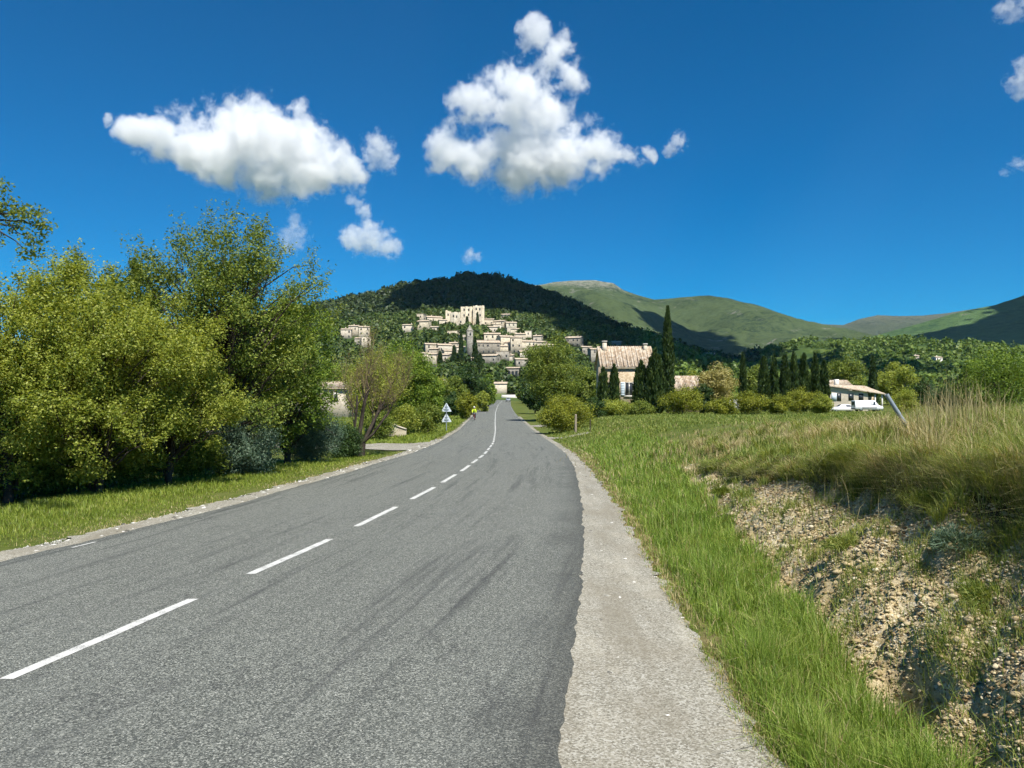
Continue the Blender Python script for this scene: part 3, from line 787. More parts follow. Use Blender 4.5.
G_ML = 'trees beyond the gravel lane'
ML = [(406, 70, 336, 64, 'leaf_bright', .15, 'bright green round tree behind the bare tree'),
      (376, 58, 345, 70, 'leaf_olive', .12, 'yellow green tree behind the bare twigs'),
      (428, 72, 372, 34, 'leaf_bright', .1, 'small bright green tree behind the road sign'),
      (345, 120, 362, 60, 'leaf_mid', .1, 'mid green tree above the roof of the low white house'),
      (300, 130, 360, 60, 'leaf_dark', .1, 'dark tree left of the low white house'),
      (470, 160, 360, 34, 'leaf_dark', .12, 'dark green tall tree left of the road near the village'),
      (455, 150, 374, 28, 'leaf_mid', .08, 'green tree just left of the dark tree near the village'),
      (488, 180, 374, 20, 'leaf_bright', .06, 'pale green small tree at the road edge near the village'),
      (440, 170, 378, 30, 'leaf_olive', .05, 'low olive tree in front of the village foot'),
      (420, 190, 368, 34, 'leaf_mid', .08, 'mid green tree below the lowest left village houses')]
for i, (x, Y, yt, w, mt, cb, lb) in enumerate(ML):
    big = Y < 80
    leafy('broadleaf_tree', lb, x, Y, yt, w, M[mt], cb, 110 if big else 60, 30000 if big else 8000, Y * .0012, G_ML, seed=60 + i, limbs=25, clump_r=.15)
G_LS = 'low shrubs left of the road'
for i, (x, Y, yt, w, mt, lb) in enumerate([
    (466, 112, 393, 24, 'leaf_gold', 'yellow green round shrub on the left verge beyond the person'),
    (425, 66, 402, 34, 'leaf_mid', 'green shrub left of the road sign'),
    (404, 64, 404, 30, 'leaf_olive', 'olive shrub by the stone wall'),
    (438, 92, 396, 26, 'leaf_dark', 'dark shrub behind the road sign'),
    (452, 128, 392, 20, 'leaf_dark', 'dark shrub left of the yellow green shrub'),
    (380, 55, 412, 30, 'leaf_mid', 'green shrub beside the pale stone gable'),
    (482, 150, 391, 16, 'leaf_olive', 'small olive shrub on the verge near the pale roadside house')]):
    leafy('shrub', lb, x, Y, yt, w, M[mt], .0, 40, 8000, Y * .0011, G_LS, 'shrub', seed=80 + i, limbs=8, clump_r=.18, trunk_r=.03)

# right side --------------------------------------------------------
leafy('rounded_bush', 'large rounded bush with yellow green top at the right road edge', 566, 65, 397, 54, M['leaf_gold'], 0, 90, 26000, .065, None, 'bush', seed=101, limbs=10, clump_r=.15, fill=3, trunk_r=.05)
leafy('broadleaf_tree', 'tall full green tree right of the road before the stone house', 555, 100, 333, 62, M['leaf_mid'], 0.03, 130, 36000, .11, None, seed=102, limbs=35, clump_r=.13, trunk_r=.25)
G_RS = 'shrubs in front of the stone house'
for i, (x, Y, yt, w, mt, lb) in enumerate([
    (592, 80, 398, 28, 'leaf_dark', 'dark shrub just right of the large rounded bush'),
    (614, 82, 400, 38, 'leaf_olive', 'olive shrub below the stone house window'),
    (640, 84, 402, 30, 'leaf_mid', 'mid green shrub at the foot of the broad dark cypress'),
    (682, 82, 386, 46, 'leaf_gold', 'yellow green bush right of the broad dark cypress'),
    (702, 86, 384, 22, 'leaf_dark', 'dark slim bush between two yellow green bushes'),
    (722, 82, 397, 30, 'leaf_gold', 'yellow bush in front of the parked white cars'),
    (748, 86, 392, 40, 'leaf_gold', 'yellow bush right of the parked white cars'),
    (776, 83, 396, 30, 'leaf_gold', 'yellow bush below the left end of the cypress row'),
    (800, 92, 387, 38, 'leaf_gold', 'yellow bush below the right end of the cypress row'),
    (822, 90, 396, 26, 'leaf_olive', 'olive bush left of the farm building'),
    (905, 95, 390, 34, 'leaf_olive', 'olive bush right of the leaning post'),
    (945, 90, 384, 44, 'leaf_dark', 'dark bush behind the tall dry stalks')]):
    leafy('shrub', lb, x, Y, yt, w, M[mt], 0, 60, 12000, .075, G_RS, 'shrub', seed=110 + i, limbs=8, clump_r=.13, fill=1.9, trunk_r=.04, stray=.35)
cypress('cypress_tree', 'tallest slim cypress right of the stone house', 668, 95, 306, 13, 5200, 'cypresses near the stone house', seed=1, blade=.28)
cypress('cypress_tree', 'broad ragged dark cypress covering the right of the stone house', 655, 88, 350, 26, 7000, 'cypresses near the stone house', seed=2, blade=.4, spire=False)
cypress('cypress_tree', 'broad dark cypress left of the tallest one, reaching low', 641, 89, 362, 22, 5500, 'cypresses near the stone house', seed=3, blade=.4, spire=False)
cypress('cypress_tree', 'short dark cypress in front of the stone house left corner', 603, 92, 368, 16, 4500, 'cypresses near the stone house', seed=4, blade=.34, spire=False)
cypress('cypress_tree', 'short dark cypress left of the shuttered window', 614, 92, 365, 15, 4500, 'cypresses near the stone house', seed=5, blade=.34, spire=False)
cypress('cypress_tree', 'single thin cypress behind the pale yellow tree', 743, 130, 353, 8, 2600, 'cypresses of the field', seed=6, blade=.35)
for i, (x, yt, w) in enumerate([(764, 358, 11), (774, 354, 12), (785, 356, 11), (794, 351, 12), (804, 355, 12), (815, 353, 12), (824, 362, 10)]):
    cypress('cypress_tree', 'dark cypress, one of the dense row behind the yellow bushes: ' + ['leftmost and lower', 'second from the left', 'third from the left', 'the tallest', 'third from the right', 'second from the right', 'short rightmost one'][i],
            x, 122 + i, yt, w, 2600, 'cypress row behind the yellow bushes', seed=130 + i, blade=.5, spire=i % 2 == 0)
cypress('cypress_tree', 'lone dark cypress behind the farm building', 873, 165, 356, 9, 2400, 'cypresses of the field', seed=7, blade=.4)
G_RT = 'trees on the right of the valley'
for i, (x, Y, yt, w, mt, cb, lb) in enumerate([
    (716, 105, 361, 46, 'leaf_pale', .15, 'pale yellow blossoming tree with open crown'),
    (690, 150, 372, 34, 'leaf_olive', .08, 'olive tree behind the low tiled annex'),
    (757, 160, 364, 34, 'leaf_mid', .08, 'mid green tree between the thin cypress and the row'),
    (846, 185, 352, 44, 'leaf_mid', .08, 'round green tree left of the lone cypress'),
    (893, 180, 361, 38, 'leaf_olive', .08, 'yellowish green tree right of the lone cypress'),
    (822, 210, 364, 40, 'leaf_mid', .06, 'green tree above the farm roof left end'),
    (918, 190, 376, 34, 'leaf_dark', .06, 'dark tree beyond the right end of the farm'),
    (965, 150, 374, 34, 'leaf_dark', .06, 'dark tree left of the bright right hand tree'),
    (1003, 75, 347, 80, 'leaf_bright', .1, 'bright green broad tree at the right picture edge'),
    (975, 84, 358, 34, 'leaf_bright', .1, 'small bright green tree beside the broad right hand one'),
    (1062, 80, 345, 70, 'leaf_mid', .1, 'green tree at the far right border of the picture'),
    (585, 150, 366, 30, 'leaf_mid', .06, 'green tree between the tall full tree and the stone house'),
    (535, 135, 380, 26, 'leaf_dark', .04, 'dark tree at the left foot of the tall full tree')]):
    leafy('broadleaf_tree', lb, x, Y, yt, w, M[mt], min(cb, .06), 90, 14000, Y * .0012, G_RT, seed=150 + i, limbs=25, clump_r=.15)

# village trees and the far woods -------------------------------------
G_VC = 'cypresses between the village houses'
for i, (x, yb, yt, w, lb) in enumerate([
    (454, 369, 346, 5, 'dark cypress below the mid left village houses'), (461, 369, 331, 5.5, 'tall dark cypress left of the bell tower'),
    (475, 368, 337, 6, 'broad dark cypress just right of the bell tower'), (480, 376, 354, 6, 'lower dark cypress under the church'),
    (440, 367, 352, 5, 'dark cypress in front of the left stack of houses'), (477.5, 329, 313, 3, 'thin dark cypress against the castle tower'),
    (467, 331, 317, 3.5, 'small dark cypress at the castle foot')]):
    X, Y, z = hit(x, yb); rr = cypress('cypress_tree', lb, x, Y, yt, w, 900, G_VC, seed=200 + i, blade=1.0)

def crowns(name, pts, size, nq, mat, rng, label, quad=.33):
    """a wood: each crown a cloud of leaf clusters"""
    n = len(pts)
    d = rng.normal(size=(n, nq, 3)); d /= np.linalg.norm(d, axis=2)[..., None]
    d[..., 2] = np.abs(d[..., 2]) * 1.15 - .25
    rr = rng.uniform(.55, 1, (n, nq, 1)) * size[:, None, None]
    lob = 1 + .25 * np.sin(3 * np.arctan2(d[..., 1], d[..., 0]) + rng.uniform(0, 6, (n, 1)))[..., None]
    c = pts[:, None, :] + d * rr * lob + np.array([0, 0, 1.0]) * size[:, None, None] * .7
    s = np.repeat(size[:, None], nq, 1).ravel() * quad
    cc = c.reshape(-1, 3); m = len(cc)
    nrm = d.reshape(-1, 3) + rng.normal(size=(m, 3)) * .55; nrm /= np.linalg.norm(nrm, axis=1)[:, None]
    a = rng.normal(size=(m, 3)); a -= (a * nrm).sum(1)[:, None] * nrm; a /= np.linalg.norm(a, axis=1)[:, None]
    b = np.cross(nrm, a); s = (s * rng.uniform(.6, 1.4, m))[:, None]
    v = np.stack([cc + a * s, cc + b * s * .8, cc - a * s, cc - b * s * .8], 1).reshape(-1, 3)
    o = npmesh(name, v, quadf(m), mat)
    return setp(o, label, 'woodland', kind='stuff')

# houses of the village come first in the plan so that woods leave room for them
VILL = [
 # x0, x1, ytop, ybase, kind, wall, label
 (341, 350, 328, 339, 'shed', 'wall_pale', 'leftmost pale house of the isolated left cluster'),
 (349, 358, 325, 337, 'gable', 'wall_cream', 'cream house in the middle of the isolated left cluster'),
 (358.5, 368, 326, 340, 'gable', 'wall_cream', 'tall cream house at the right of the isolated left cluster'),
 (355, 362, 337, 346, 'shed', 'wall_grey_shade', 'small grey house low in the isolated left cluster'),
 (361, 369, 337, 348, 'flat', 'wall_pale', 'pale house with dark openings lowest in the isolated left cluster'),
 (403, 412.6, 324, 333.5, 'gable', 'wall_pale', 'small pinkish pale house alone on the slope left of the tower house'),
 (418, 429, 320, 332, 'gable', 'wall_cream', 'cream house body under the small square tower'),
 (417.6, 424, 314, 325, 'flat', 'wall_cream', 'small square cream tower left of the castle'),
 (426, 440, 315.5, 323, 'gable', 'wall_cream', 'long low house right of the small square tower'),
 (424.6, 437, 343, 354, 'gable', 'wall_cream', 'upper left house of the mid village stack'),
 (437, 449.5, 343.5, 354, 'gable', 'wall_pale', 'upper right house of the mid village stack'),
 (450, 457.6, 342, 351, 'gable', 'wall_pale', 'small pale house right of the mid village stack'),
 (421, 430, 352, 363, 'shed', 'wall_pale', 'left middle house of the mid village stack with terrace'),
 (429, 437, 353, 367, 'gable', 'wall_cream', 'tall cream house low in the mid village stack'),
 (438, 449.5, 353, 362, 'shed', 'wall_pale', 'pale house half hidden by a cypress below the mid stack'),
 (412.5, 421, 361, 368, 'flat', 'wall_pale', 'lowest pale house at the left foot of the village'),
 (477, 498, 339, 355, 'shed', 'wall_grey_shade', 'long shaded grey church body right of the bell tower'),
 (482, 498, 354, 364, 'gable', 'wall_grey_shade', 'grey house directly below the church'),
 (485, 499, 332.5, 345, 'gable', 'wall_cream', 'cream house behind the church roof'),
 (499, 511, 335, 348, 'gable', 'wall_cream', 'cream house above the dark round trees on the right'),
 (511, 521, 336, 354, 'shed', 'wall_cream', 'tall narrow cream house in the right group'),
 (521, 534.5, 340, 352, 'gable', 'wall_cream', 'wide cream house in the right group'),
 (525.7, 531.5, 331, 342, 'flat', 'wall_pale', 'pale square tower house above the right group'),
 (534.5, 542, 335, 344, 'gable', 'wall_pale', 'rightmost pale house of the right group'),
 (516, 525, 333, 342, 'gable', 'wall_cream', 'small house between the narrow house and the square tower house'),
 (484, 493, 318, 327, 'shed', 'wall_cream', 'cream wall house just right of the castle'),
 (495, 505, 320, 330, 'gable', 'wall_cream', 'cream house second right of the castle'),
 (506, 515.5, 321.5, 331, 'gable', 'wall_cream', 'cream house furthest right of the castle'),
 (501, 510, 313.5, 319, 'gable', 'wall_grey_shade', 'shaded grey house behind the castle on the right'),
 (506, 514, 328, 335, 'flat', 'wall_pale', 'low pale house beneath the houses right of the castle'),
 (498, 510, 351.5, 361, 'flat', 'wall_grey_shade', 'grey terrace house below the dark round trees'),
 (515.5, 528, 358, 367, 'gable', 'wall_grey_shade', 'grey house low on the right slope beside the full tree'),
 (505, 520, 367, 377, 'arches', 'wall_grey_shade', 'shaded grey arcaded house low above the road end'),
 (447, 458, 331, 336, 'flat', 'wall_cream', 'low cream terrace wall house under the castle'),
 (568, 582, 336, 347, 'gable', 'wall_grey_shade', 'shaded grey house at the dark hill foot above the full tree'),
 (581, 591, 346, 356, 'gable', 'wall_grey_shade', 'shaded grey house left behind the stone house roof'),
 (590, 602, 348, 364, 'gable', 'wall_grey_shade', 'tall shaded house directly left of the stone house'),
 (611, 622, 341, 348, 'gable', 'wall_grey_shade', 'small shaded house above the stone house roof'),
 (702, 715, 352.5, 360, 'gable', 'wall_grey_shade', 'lone shaded house on the dark slope right of the tall cypress'),
 (505, 512, 341, 350, 'shed', 'wall_pale', 'low pale house between the cream house and the narrow house'),
 (488, 497, 326, 334, 'gable', 'wall_pale', 'pale house above the church roof'),
 (430, 438, 347.5, 357, 'shed', 'wall_cream', 'cream house wedged in the middle of the mid village stack'),
 (443, 452, 349.5, 358, 'gable', 'wall_cream', 'cream house below the small pale house of the mid stack'),
 (456, 464, 346, 354, 'gable', 'wall_pale', 'pale house between the mid stack and the bell tower'),
 (414, 421, 355.5, 362, 'gable', 'wall_cream', 'cream house above the lowest pale house on the left'),
 (499, 507, 345, 352, 'gable', 'wall_cream', 'low cream house beneath the cream house with round trees'),
 (505, 513, 354, 361, 'shed', 'wall_pale', 'small pale house right of the grey terrace house'),
 (530, 540, 345, 353, 'gable', 'wall_cream', 'cream house under the rightmost pale house'),
 (520, 528, 350.5, 358, 'gable', 'wall_pale', 'pale house above the low grey house on the right slope'),
 (511, 519, 328, 335, 'gable', 'wall_cream', 'cream house beneath the house furthest right of the castle'),
 (492, 500, 323, 330, 'shed', 'wall_pale', 'small pale house tucked below the castle right side'),
 (439, 446, 319, 325, 'gable', 'wall_cream', 'small cream house at the left foot of the castle wall'),
 (431, 438, 326, 332, 'gable', 'wall_pale', 'small pale house right below the long low house'),
 (538, 546, 341, 349, 'gable', 'wall_cream', 'cream house at the right end of the right group'),
 (546, 554, 343.5, 350, 'shed', 'wall_pale', 'pale house partly behind the tall full tree'),
 (468, 476, 357, 363, 'gable', 'wall_grey_shade', 'small grey house at the foot of the bell tower'),
 (459, 466, 335, 341, 'flat', 'wall_pale', 'small pale terrace house left of the bell tower top'),
]
FAR = [(428, 444, 380, 388, 'gable', 'wall_pale', 260, 'tan roofed low house in front of the village foot'),
       (490.6, 507, 382, 392, 'gable', 'wall_pale', 412, 'pale low house at the end of the road'),
       (935, 943, 356.5, 361, 'gable', 'wall_white', 620, 'small white house on the green hillside to the right'),
       (916, 920, 355, 358, 'gable', 'wall_pale', 660, 'tiny pale house left of the white hillside house'),
       (898, 911, 380, 386, 'gable', 'wall_pale', 215, 'low pale house right of the farm building')]

def house(name, label, x0, x1, yt, yb, kind, wall, Y, group, rng, chim=True):
    xm = (x0 + x1) / 2
    X = (xm - 512) / F * Y; zg = float(T(X, Y))
    s = Y / F; w = (x1 - x0) * s * (1.16 if 'village' in name else 1); zb = P(xm, yb, Y)[2]; zt = P(xm, yt, Y)[2]; h = zt - zb
    d = max(5.0, w * rng.uniform(.55, .8)); rz = rng.uniform(-.42, .42)
    root = empty(name, (X, Y + d / 2, zb), label, 'house', group, rz)
    w = w / (math.cos(rz) + .3 * abs(math.sin(rz)))
    rise = {'gable': .16 * d, 'shed': .2 * d, 'flat': .0, 'arches': .12 * d}[kind]
    rise = min(rise, h * .3); hw = h - rise; drop = max(2.0, zb - zg + 2.5)
    mb = MB()
    if kind == 'gable' or kind == 'arches':
        prof = [(-d / 2, -drop), (d / 2, -drop), (d / 2, hw), (0, hw + rise - .02), (-d / 2, hw)]
    elif kind == 'shed':
        prof = [(-d / 2, -drop), (d / 2, -drop), (d / 2, hw + rise - .02), (-d / 2, hw)]
    else:
        prof = [(-d / 2, -drop), (d / 2, -drop), (d / 2, hw), (-d / 2, hw)]
    mb.prism(prof, -w / 2, w / 2)
    v = np.concatenate(mb.v); 
    for a in mb.v:
        q = a.copy(); a[:, 0] = q[:, 1]; a[:, 1] = q[:, 0]
    mb.build('wall', M[wall], root)
    ov, th = .35, .22
    rb = MB()
    def slab(p, q):
        nx_ = np.array([-(q[1] - p[1]), q[0] - p[0]]); nx_ = nx_ / np.linalg.norm(nx_) * th
        o = [p, q, (q[0] + nx_[0], q[1] + nx_[1]), (p[0] + nx_[0], p[1] + nx_[1])]
        k = MB(); k.prism(o, -w / 2 - ov, w / 2 + ov)
        for a in k.v: b = a.copy(); a[:, 0] = b[:, 1]; a[:, 1] = b[:, 0]
        for a, f in zip(k.v, range(len(k.v))): pass
        rb.v += k.v
        for f in k.f3: rb.f3.append(f + rb.n)
        for f in k.f4: rb.f4.append(f + rb.n)
        rb.n += k.n
    if kind in ('gable', 'arches'):
        e_ = rise / (d / 2) * ov
        slab((-d / 2 - ov, hw - e_ + .01), (.02, hw + rise + .01)); slab((-.02, hw + rise + .012), (d / 2 + ov, hw - e_ + .012))
    elif kind == 'shed':
        slab((-d / 2 - ov, hw - rise / d * ov + .01), (d / 2 + ov, hw + rise * (1 + ov / d) + .01))
    else:
        slab((-d / 2 - .12, hw + .01), (d / 2 + .12, hw + .012))
    rf = rb.build('roof', M['tile'] if kind != 'flat' or rng.uniform() < .5 else M[wall], root)
    if chim and kind in ('gable', 'shed') and rng.uniform() < .7:
        c = MB(); c.box((rng.uniform(-.3, .3) * w, d * .12, hw + rise + .35), (.6, .6, 1.3)); c.box((0, 0, 0), (.01, .01, .01)) if False else None
        c.build('chimney', M[wall], rf)
    rows = max(1, int(hw / 3.0)); cols = max(1, int(w / 3.0))
    if kind == 'arches':
        for k in range(4):
            mb = MB(); cx = (k - 1.5) * w / 4.4; r = w / 13
            pts = [(cx - r, .2)] + [(cx + r, .2)] + [(cx + r * math.cos(a), hw * .55 + r * math.sin(a)) for a in np.linspace(0, math.pi, 8)]
            mb.prism(pts, -d / 2 - .05, -d / 2 + .2); mb.build('arch_opening', M['dark_window'], root)
    else:
        for r_ in range(rows):
            for c_ in range(cols):
                if rng.uniform() < .22: continue
                wx = (c_ + .5 + rng.uniform(-.15, .15)) / cols * w - w / 2; wz = hw * (r_ + .55) / rows
                mb = MB(); ww, wh = rng.uniform(.75, 1.05), rng.uniform(1.1, 1.6)
                mb.box((wx, -d / 2 - .01, wz), (ww, .12, wh))
                mb.build('window', M['dark_window'], root)
        for sgn in (-1, 1):
            mb = MB(); mb.box((sgn * (w / 2 + .01), rng.uniform(-.2, .2) * d, hw * .6), (.12, .9, 1.3)); mb.build('window', M['dark_window'], root)
    return root

rngv = np.random.default_rng(77)
VSPOT = []
for (x0, x1, yt, yb, kind, wall, lb) in VILL:
    X, Y, z = hit((x0 + x1) / 2, yb - .3)
    if lb.startswith('lone shaded'): Y = min(Y, 900)
    if 'tower' in lb and 'square' in lb: Y += 6
    VSPOT.append(((x0 + x1) / 2, yb, Y, (x1 - x0) / 2))
    house('village_house', lb, x0, x1, yt, yb, kind, wall, Y, 'stone houses of the hill village', rngv)
for (x0, x1, yt, yb, kind, wall, Y, lb) in FAR:
    house('country_house', lb, x0, x1, yt, yb, kind, wall, Y, 'houses outside the village', rngv)
    VSPOT.append(((x0 + x1) / 2, yb, Y, (x1 - x0) / 2))

def castle():
    X, Y, z = hit(470, 326); s = Y / F
    o = np.array([(470 - 512) / F * Y, Y, P(470, 326, Y)[2]])
    root = empty('castle', tuple(o), 'ruined cream stone castle with two square towers crowning the village', 'castle')
    def L(x, y): p = P(x, y, Y); return p[0] - o[0], p[2] - o[2]
    rng = np.random.default_rng(3)
    def block(nm, x0, x1, yt, yb, dep, yoff, teeth, wins, slope=0):
        xa, zt = L(x0, yt); xb, zb = L(x1, yb); mb = MB()
        xs = np.linspace(xa, xb, teeth + 1); up = [(xs[0], zt)]
        for i in range(teeth):
            j = rng.uniform(-.35, .15) + slope * (i / teeth); up += [(xs[i] + .01, zt + j), (xs[i + 1], zt + j + rng.uniform(-.12, .12))]
        n = len(up)
        f = [(a, yoff, zb - 8) for a, _ in up]; t_ = [(a, yoff, b) for a, b in up]
        fb = [(a, yoff + dep, zb - 8) for a, _ in up]; tb = [(a, yoff + dep, b) for a, b in up]
        V = f + t_ + fb + tb
        q = []
        for i in range(n - 1):
            q += [(i, i + 1, n + i + 1, n + i), (2 * n + i + 1, 2 * n + i, 3 * n + i, 3 * n + i + 1), (n + i, n + i + 1, 3 * n + i + 1, 3 * n + i)]
        q += [(0, n, 3 * n, 2 * n), (n - 1, 2 * n + n - 1, 4 * n - 1, 2 * n - 1)]
        mb.add(V, q); ob = mb.build(nm, M['wall_cream'], root)
        for fx, fz in wins:
            w = MB(); w.box((xa + (xb - xa) * fx, yoff - .01, zb + (zt - zb) * fz), (1.0, .3, 1.7)); w.build('window', M['dark_window'], ob)
    block('tower', 473, 484, 305.4, 327, 9, 0, 5, [(.3, .85), (.62, .83), (.65, .55), (.35, .6), (.5, .3)])
    block('tower', 460.5, 472, 306, 322, 9, 3, 5, [(.3, .8), (.7, .8), (.3, .45), (.68, .5)])
    block('curtain_wall', 450, 460.6, 311.5, 324, 7, 4, 6, [(.3, .7), (.6, .65)], .3)
    block('curtain_wall', 445, 450.2, 309.5, 324, 6, 5, 3, [(.5, .7)], -1)
    block('lower_wall', 457, 471, 318.5, 326, 3, -4, 5, [(.3, .5), (.7, .5)])
    block('gate_wall', 471.8, 473.2, 308.5, 325, 8, 3.5, 2, [])
    VSPOT.append((470, 327, Y, 14)); VSPOT.append((452, 324, Y, 8))
castle()
def bell_tower():
    X, Y, z = hit(470, 357); s = Y / F
    X = (469.7 - 512) / F * Y
    zb = P(470, 357, Y)[2]; h = 26 * s; w = 5.6 * s
    root = empty('bell_tower', (X, Y, zb), 'slender shaded grey stone bell tower with pointed top between dark cypresses', 'tower', rz=.25)
    mb = MB(); mb.box((0, 0, h / 2 - 2), (w, w, h + 4)); tw = mb.build('tower', M['wall_grey_shade'], root)
    mb = MB(); mb.box((0, 0, h + .2), (w * 1.14, w * 1.14, .4)); mb.build('cornice', M['wall_grey_shade'], root)
    mb = MB(); mb.box((0, 0, h * .78), (w * 1.08, w * 1.08, .3)); mb.build('string_course', M['wall_grey_shade'], root)
    mb = MB(); mb.lathe([(w * .58, h + .4), (w * .3, h + 2.2), (.05, h + 4.2)], 8); mb.build('spire', M['wall_grey_shade'], root)
    for a in range(4):
        mb = MB(); c, s_ = math.cos(a * math.pi / 2), math.sin(a * math.pi / 2)
        mb.box((c * w / 2, s_ * w / 2, h * .88), (.12 + abs(s_) * .9, .12 + abs(c) * .9, 2.0)); mb.build('belfry_opening', M['dark_window'], tw)
    VSPOT.append((470, 357, Y, 3.5))
bell_tower()

def free_mask(X, Y, z, pad=1.2):
    """False where a crown would stand on or right in front of a village house"""
    px = 512 + F * X / Y
    ok = np.ones(len(X), bool)
    for (x, yb, hy, hw) in VSPOT:
        hx = (x - 512) / F * hy; half = hw / F * hy
        inx = np.abs(X - hx * Y / hy) < (half * Y / hy + 1.5)
        ok &= ~(inx & (Y > hy - 16) & (Y < hy + 17))
        # keep a house's face clear of taller crowns standing nearer
        ztop = CAMZ + (400 - (yb - 4.0)) / F * Y
        ok &= ~(inx & (Y <= hy - 16) & (Y > hy - 80) & (z + 6.5 > ztop))
    return ok

rngw = np.random.default_rng(21)
def wood_points(n, x0, x1, ya, yb, dens, rng):
    Y = rng.uniform(ya, yb, n); px = rng.uniform(x0, x1, n)
    X = (px - 512) / F * Y
    k = rng.uniform(0, 1, n) < dens(X, Y, px) * (Y / yb) ** 1.0
    X, Y = X[k], Y[k]
    return np.stack([X, Y, T(X, Y)], 1)
# village slope (lit, mixed) 
pts = wood_points(11000, 240, 640, 408, 670, lambda X, Y, px: .55 + .6 * (fbm(X * .02, Y * .02, 3, 91) - .3), rngw)
pts = pts[free_mask(pts[:, 0], pts[:, 1], pts[:, 2])]
crowns('village_slope_trees', pts, rngw.uniform(2.0, 4.3, len(pts)), 90, M['forest'], rngw, 'mixed green trees and bushes covering the slope around the village', .25)
# small trees and bushes in the lanes and gardens between the houses
pts = wood_points(2600, 405, 560, 450, 640, lambda X, Y, px: .8 + 0 * X, rngw)
k = np.ones(len(pts), bool)
for (x, yb, hy, hw) in VSPOT:
    hx = (x - 512) / F * hy; k &= ~((np.abs(pts[:, 0] - hx) < hw / F * hy + 1.0) & (pts[:, 1] > hy - 2.0) & (pts[:, 1] < hy + 12))
pts = pts[k]
crowns('village_garden_trees', pts, rngw.uniform(.7, 1.7, len(pts)), 60, M['forest'], rngw, 'small garden trees and bushes between the village houses', .28)
pts = wood_points(15000, 170, 760, 655, 1030, lambda X, Y, px: 1.0 + 0 * X, rngw)
pts = pts[free_mask(pts[:, 0], pts[:, 1], pts[:, 2])]
crowns('hill_wood', pts, np.clip(np.exp(rngw.normal(1.35, .32, len(pts))), 1.8, 7.5), 80, M['forest_dark'], rngw, 'dark evergreen wood covering the hill above the village', .24)
pts = wood_points(12000, 640, 1100, 300, 960, lambda X, Y, px: .25 + 2.2 * (fbm(X * .010, Y * .010, 3, 96) - .40), rngw)
pts = pts[free_mask(pts[:, 0], pts[:, 1], pts[:, 2])]
crowns('hillside_wood', pts, np.clip(np.exp(rngw.normal(1.12, .38, len(pts))), 1.3, 6), 80, M['forest_low'], rngw, 'green copses spread over the low hill on the right', .23)
pts = wood_points(2400, 240, 540, 215, 408, lambda X, Y, px: (.75 * ((px < 484) | (px > 525))) , rngw)
pts = pts[free_mask(pts[:, 0], pts[:, 1], pts[:, 2])]
crowns('valley_thicket', pts, rngw.uniform(1.6, 3.2, len(pts)), 70, M['forest'], rngw, 'green thicket of the flat ground below the village', .26)
pts = wood_points(1600, 530, 1100, 200, 330, lambda X, Y, px: .6 + 0 * X, rngw)
pts = pts[free_mask(pts[:, 0], pts[:, 1], pts[:, 2])]
crowns('valley_thicket', pts, rngw.uniform(1.6, 3.4, len(pts)), 70, M['forest_low'], rngw, 'green thicket of the valley floor behind the stone house and farm', .27)

# ------------------------------------------------------------------ grass
def blades(name, X, Y, h, w, mat, label, rng, lean=.35, bend=.3, fan=None):
    n = len(X); Z = T(X, Y) - .01
    ph = rng.uniform(0, 2 * math.pi, n) if fan is None else fan[:, 0] + rng.normal(size=n) * .5; d = np.stack([np.cos(ph), np.sin(ph), np.zeros(n)], 1)
    side = np.stack([-np.sin(ph + rng.normal(size=n) * .8), np.cos(ph), np.zeros(n)], 1)
    ln = np.abs(rng.normal(size=n)) * lean if fan is None else (.15 + fan[:, 1] * rng.uniform(.5, 1.2, n)) * lean
    p = np.stack([X, Y, Z], 1); up = np.array([0, 0, 1.0])
    m = p + (up * .55 + d * ln[:, None] * .4) * h[:, None]
    tp = p + (up * (1 - .3 * ln[:, None]) + d * (ln + bend * ln)[:, None]) * h[:, None]
    ww = w[:, None] / 2
    v = np.stack([p - side * ww, p + side * ww, m - side * ww * .75, m + side * ww * .75, tp], 1).reshape(-1, 3)
    b = (np.arange(n) * 5)[:, None]
    f = np.concatenate([b + np.array([[0, 1, 3]]), b + np.array([[0, 3, 2]]), b + np.array([[2, 3, 4]])])
    o = npmesh(name, v, f, M[mat])
    return setp(o, label, 'grass', kind='stuff')

rg = np.random.default_rng(33)
def tussocks(name, X0, Y0, n, rad, h, mat, label, rng, lean=.8):
    bx, by, hh, dirs = [], [], [], []
    for x_, y_, k, r_, hgt in zip(X0, Y0, n, rad, h):
        a = rng.uniform(0, 2 * math.pi, k); q = r_ * rng.uniform(0, 1, k) ** .6
        bx.append(x_ + q * np.cos(a)); by.append(y_ + q * np.sin(a)); hh.append(hgt * rng.uniform(.5, 1.15, k)); dirs.append(np.stack([a, q / r_], 1))
    X, Y, hh, dd = np.concatenate(bx), np.concatenate(by), np.concatenate(hh), np.concatenate(dirs)
    return blades(name, X, Y, hh, np.maximum(.0045, Y * .0008), mat, label, rng, lean, .55, dd)

def ysamp(n, a, b, pw=1.6):
    q = rg.uniform(0, 1, n); e_ = 1 - pw
    return (a ** e_ + q * (b ** e_ - a ** e_)) ** (1 / e_)
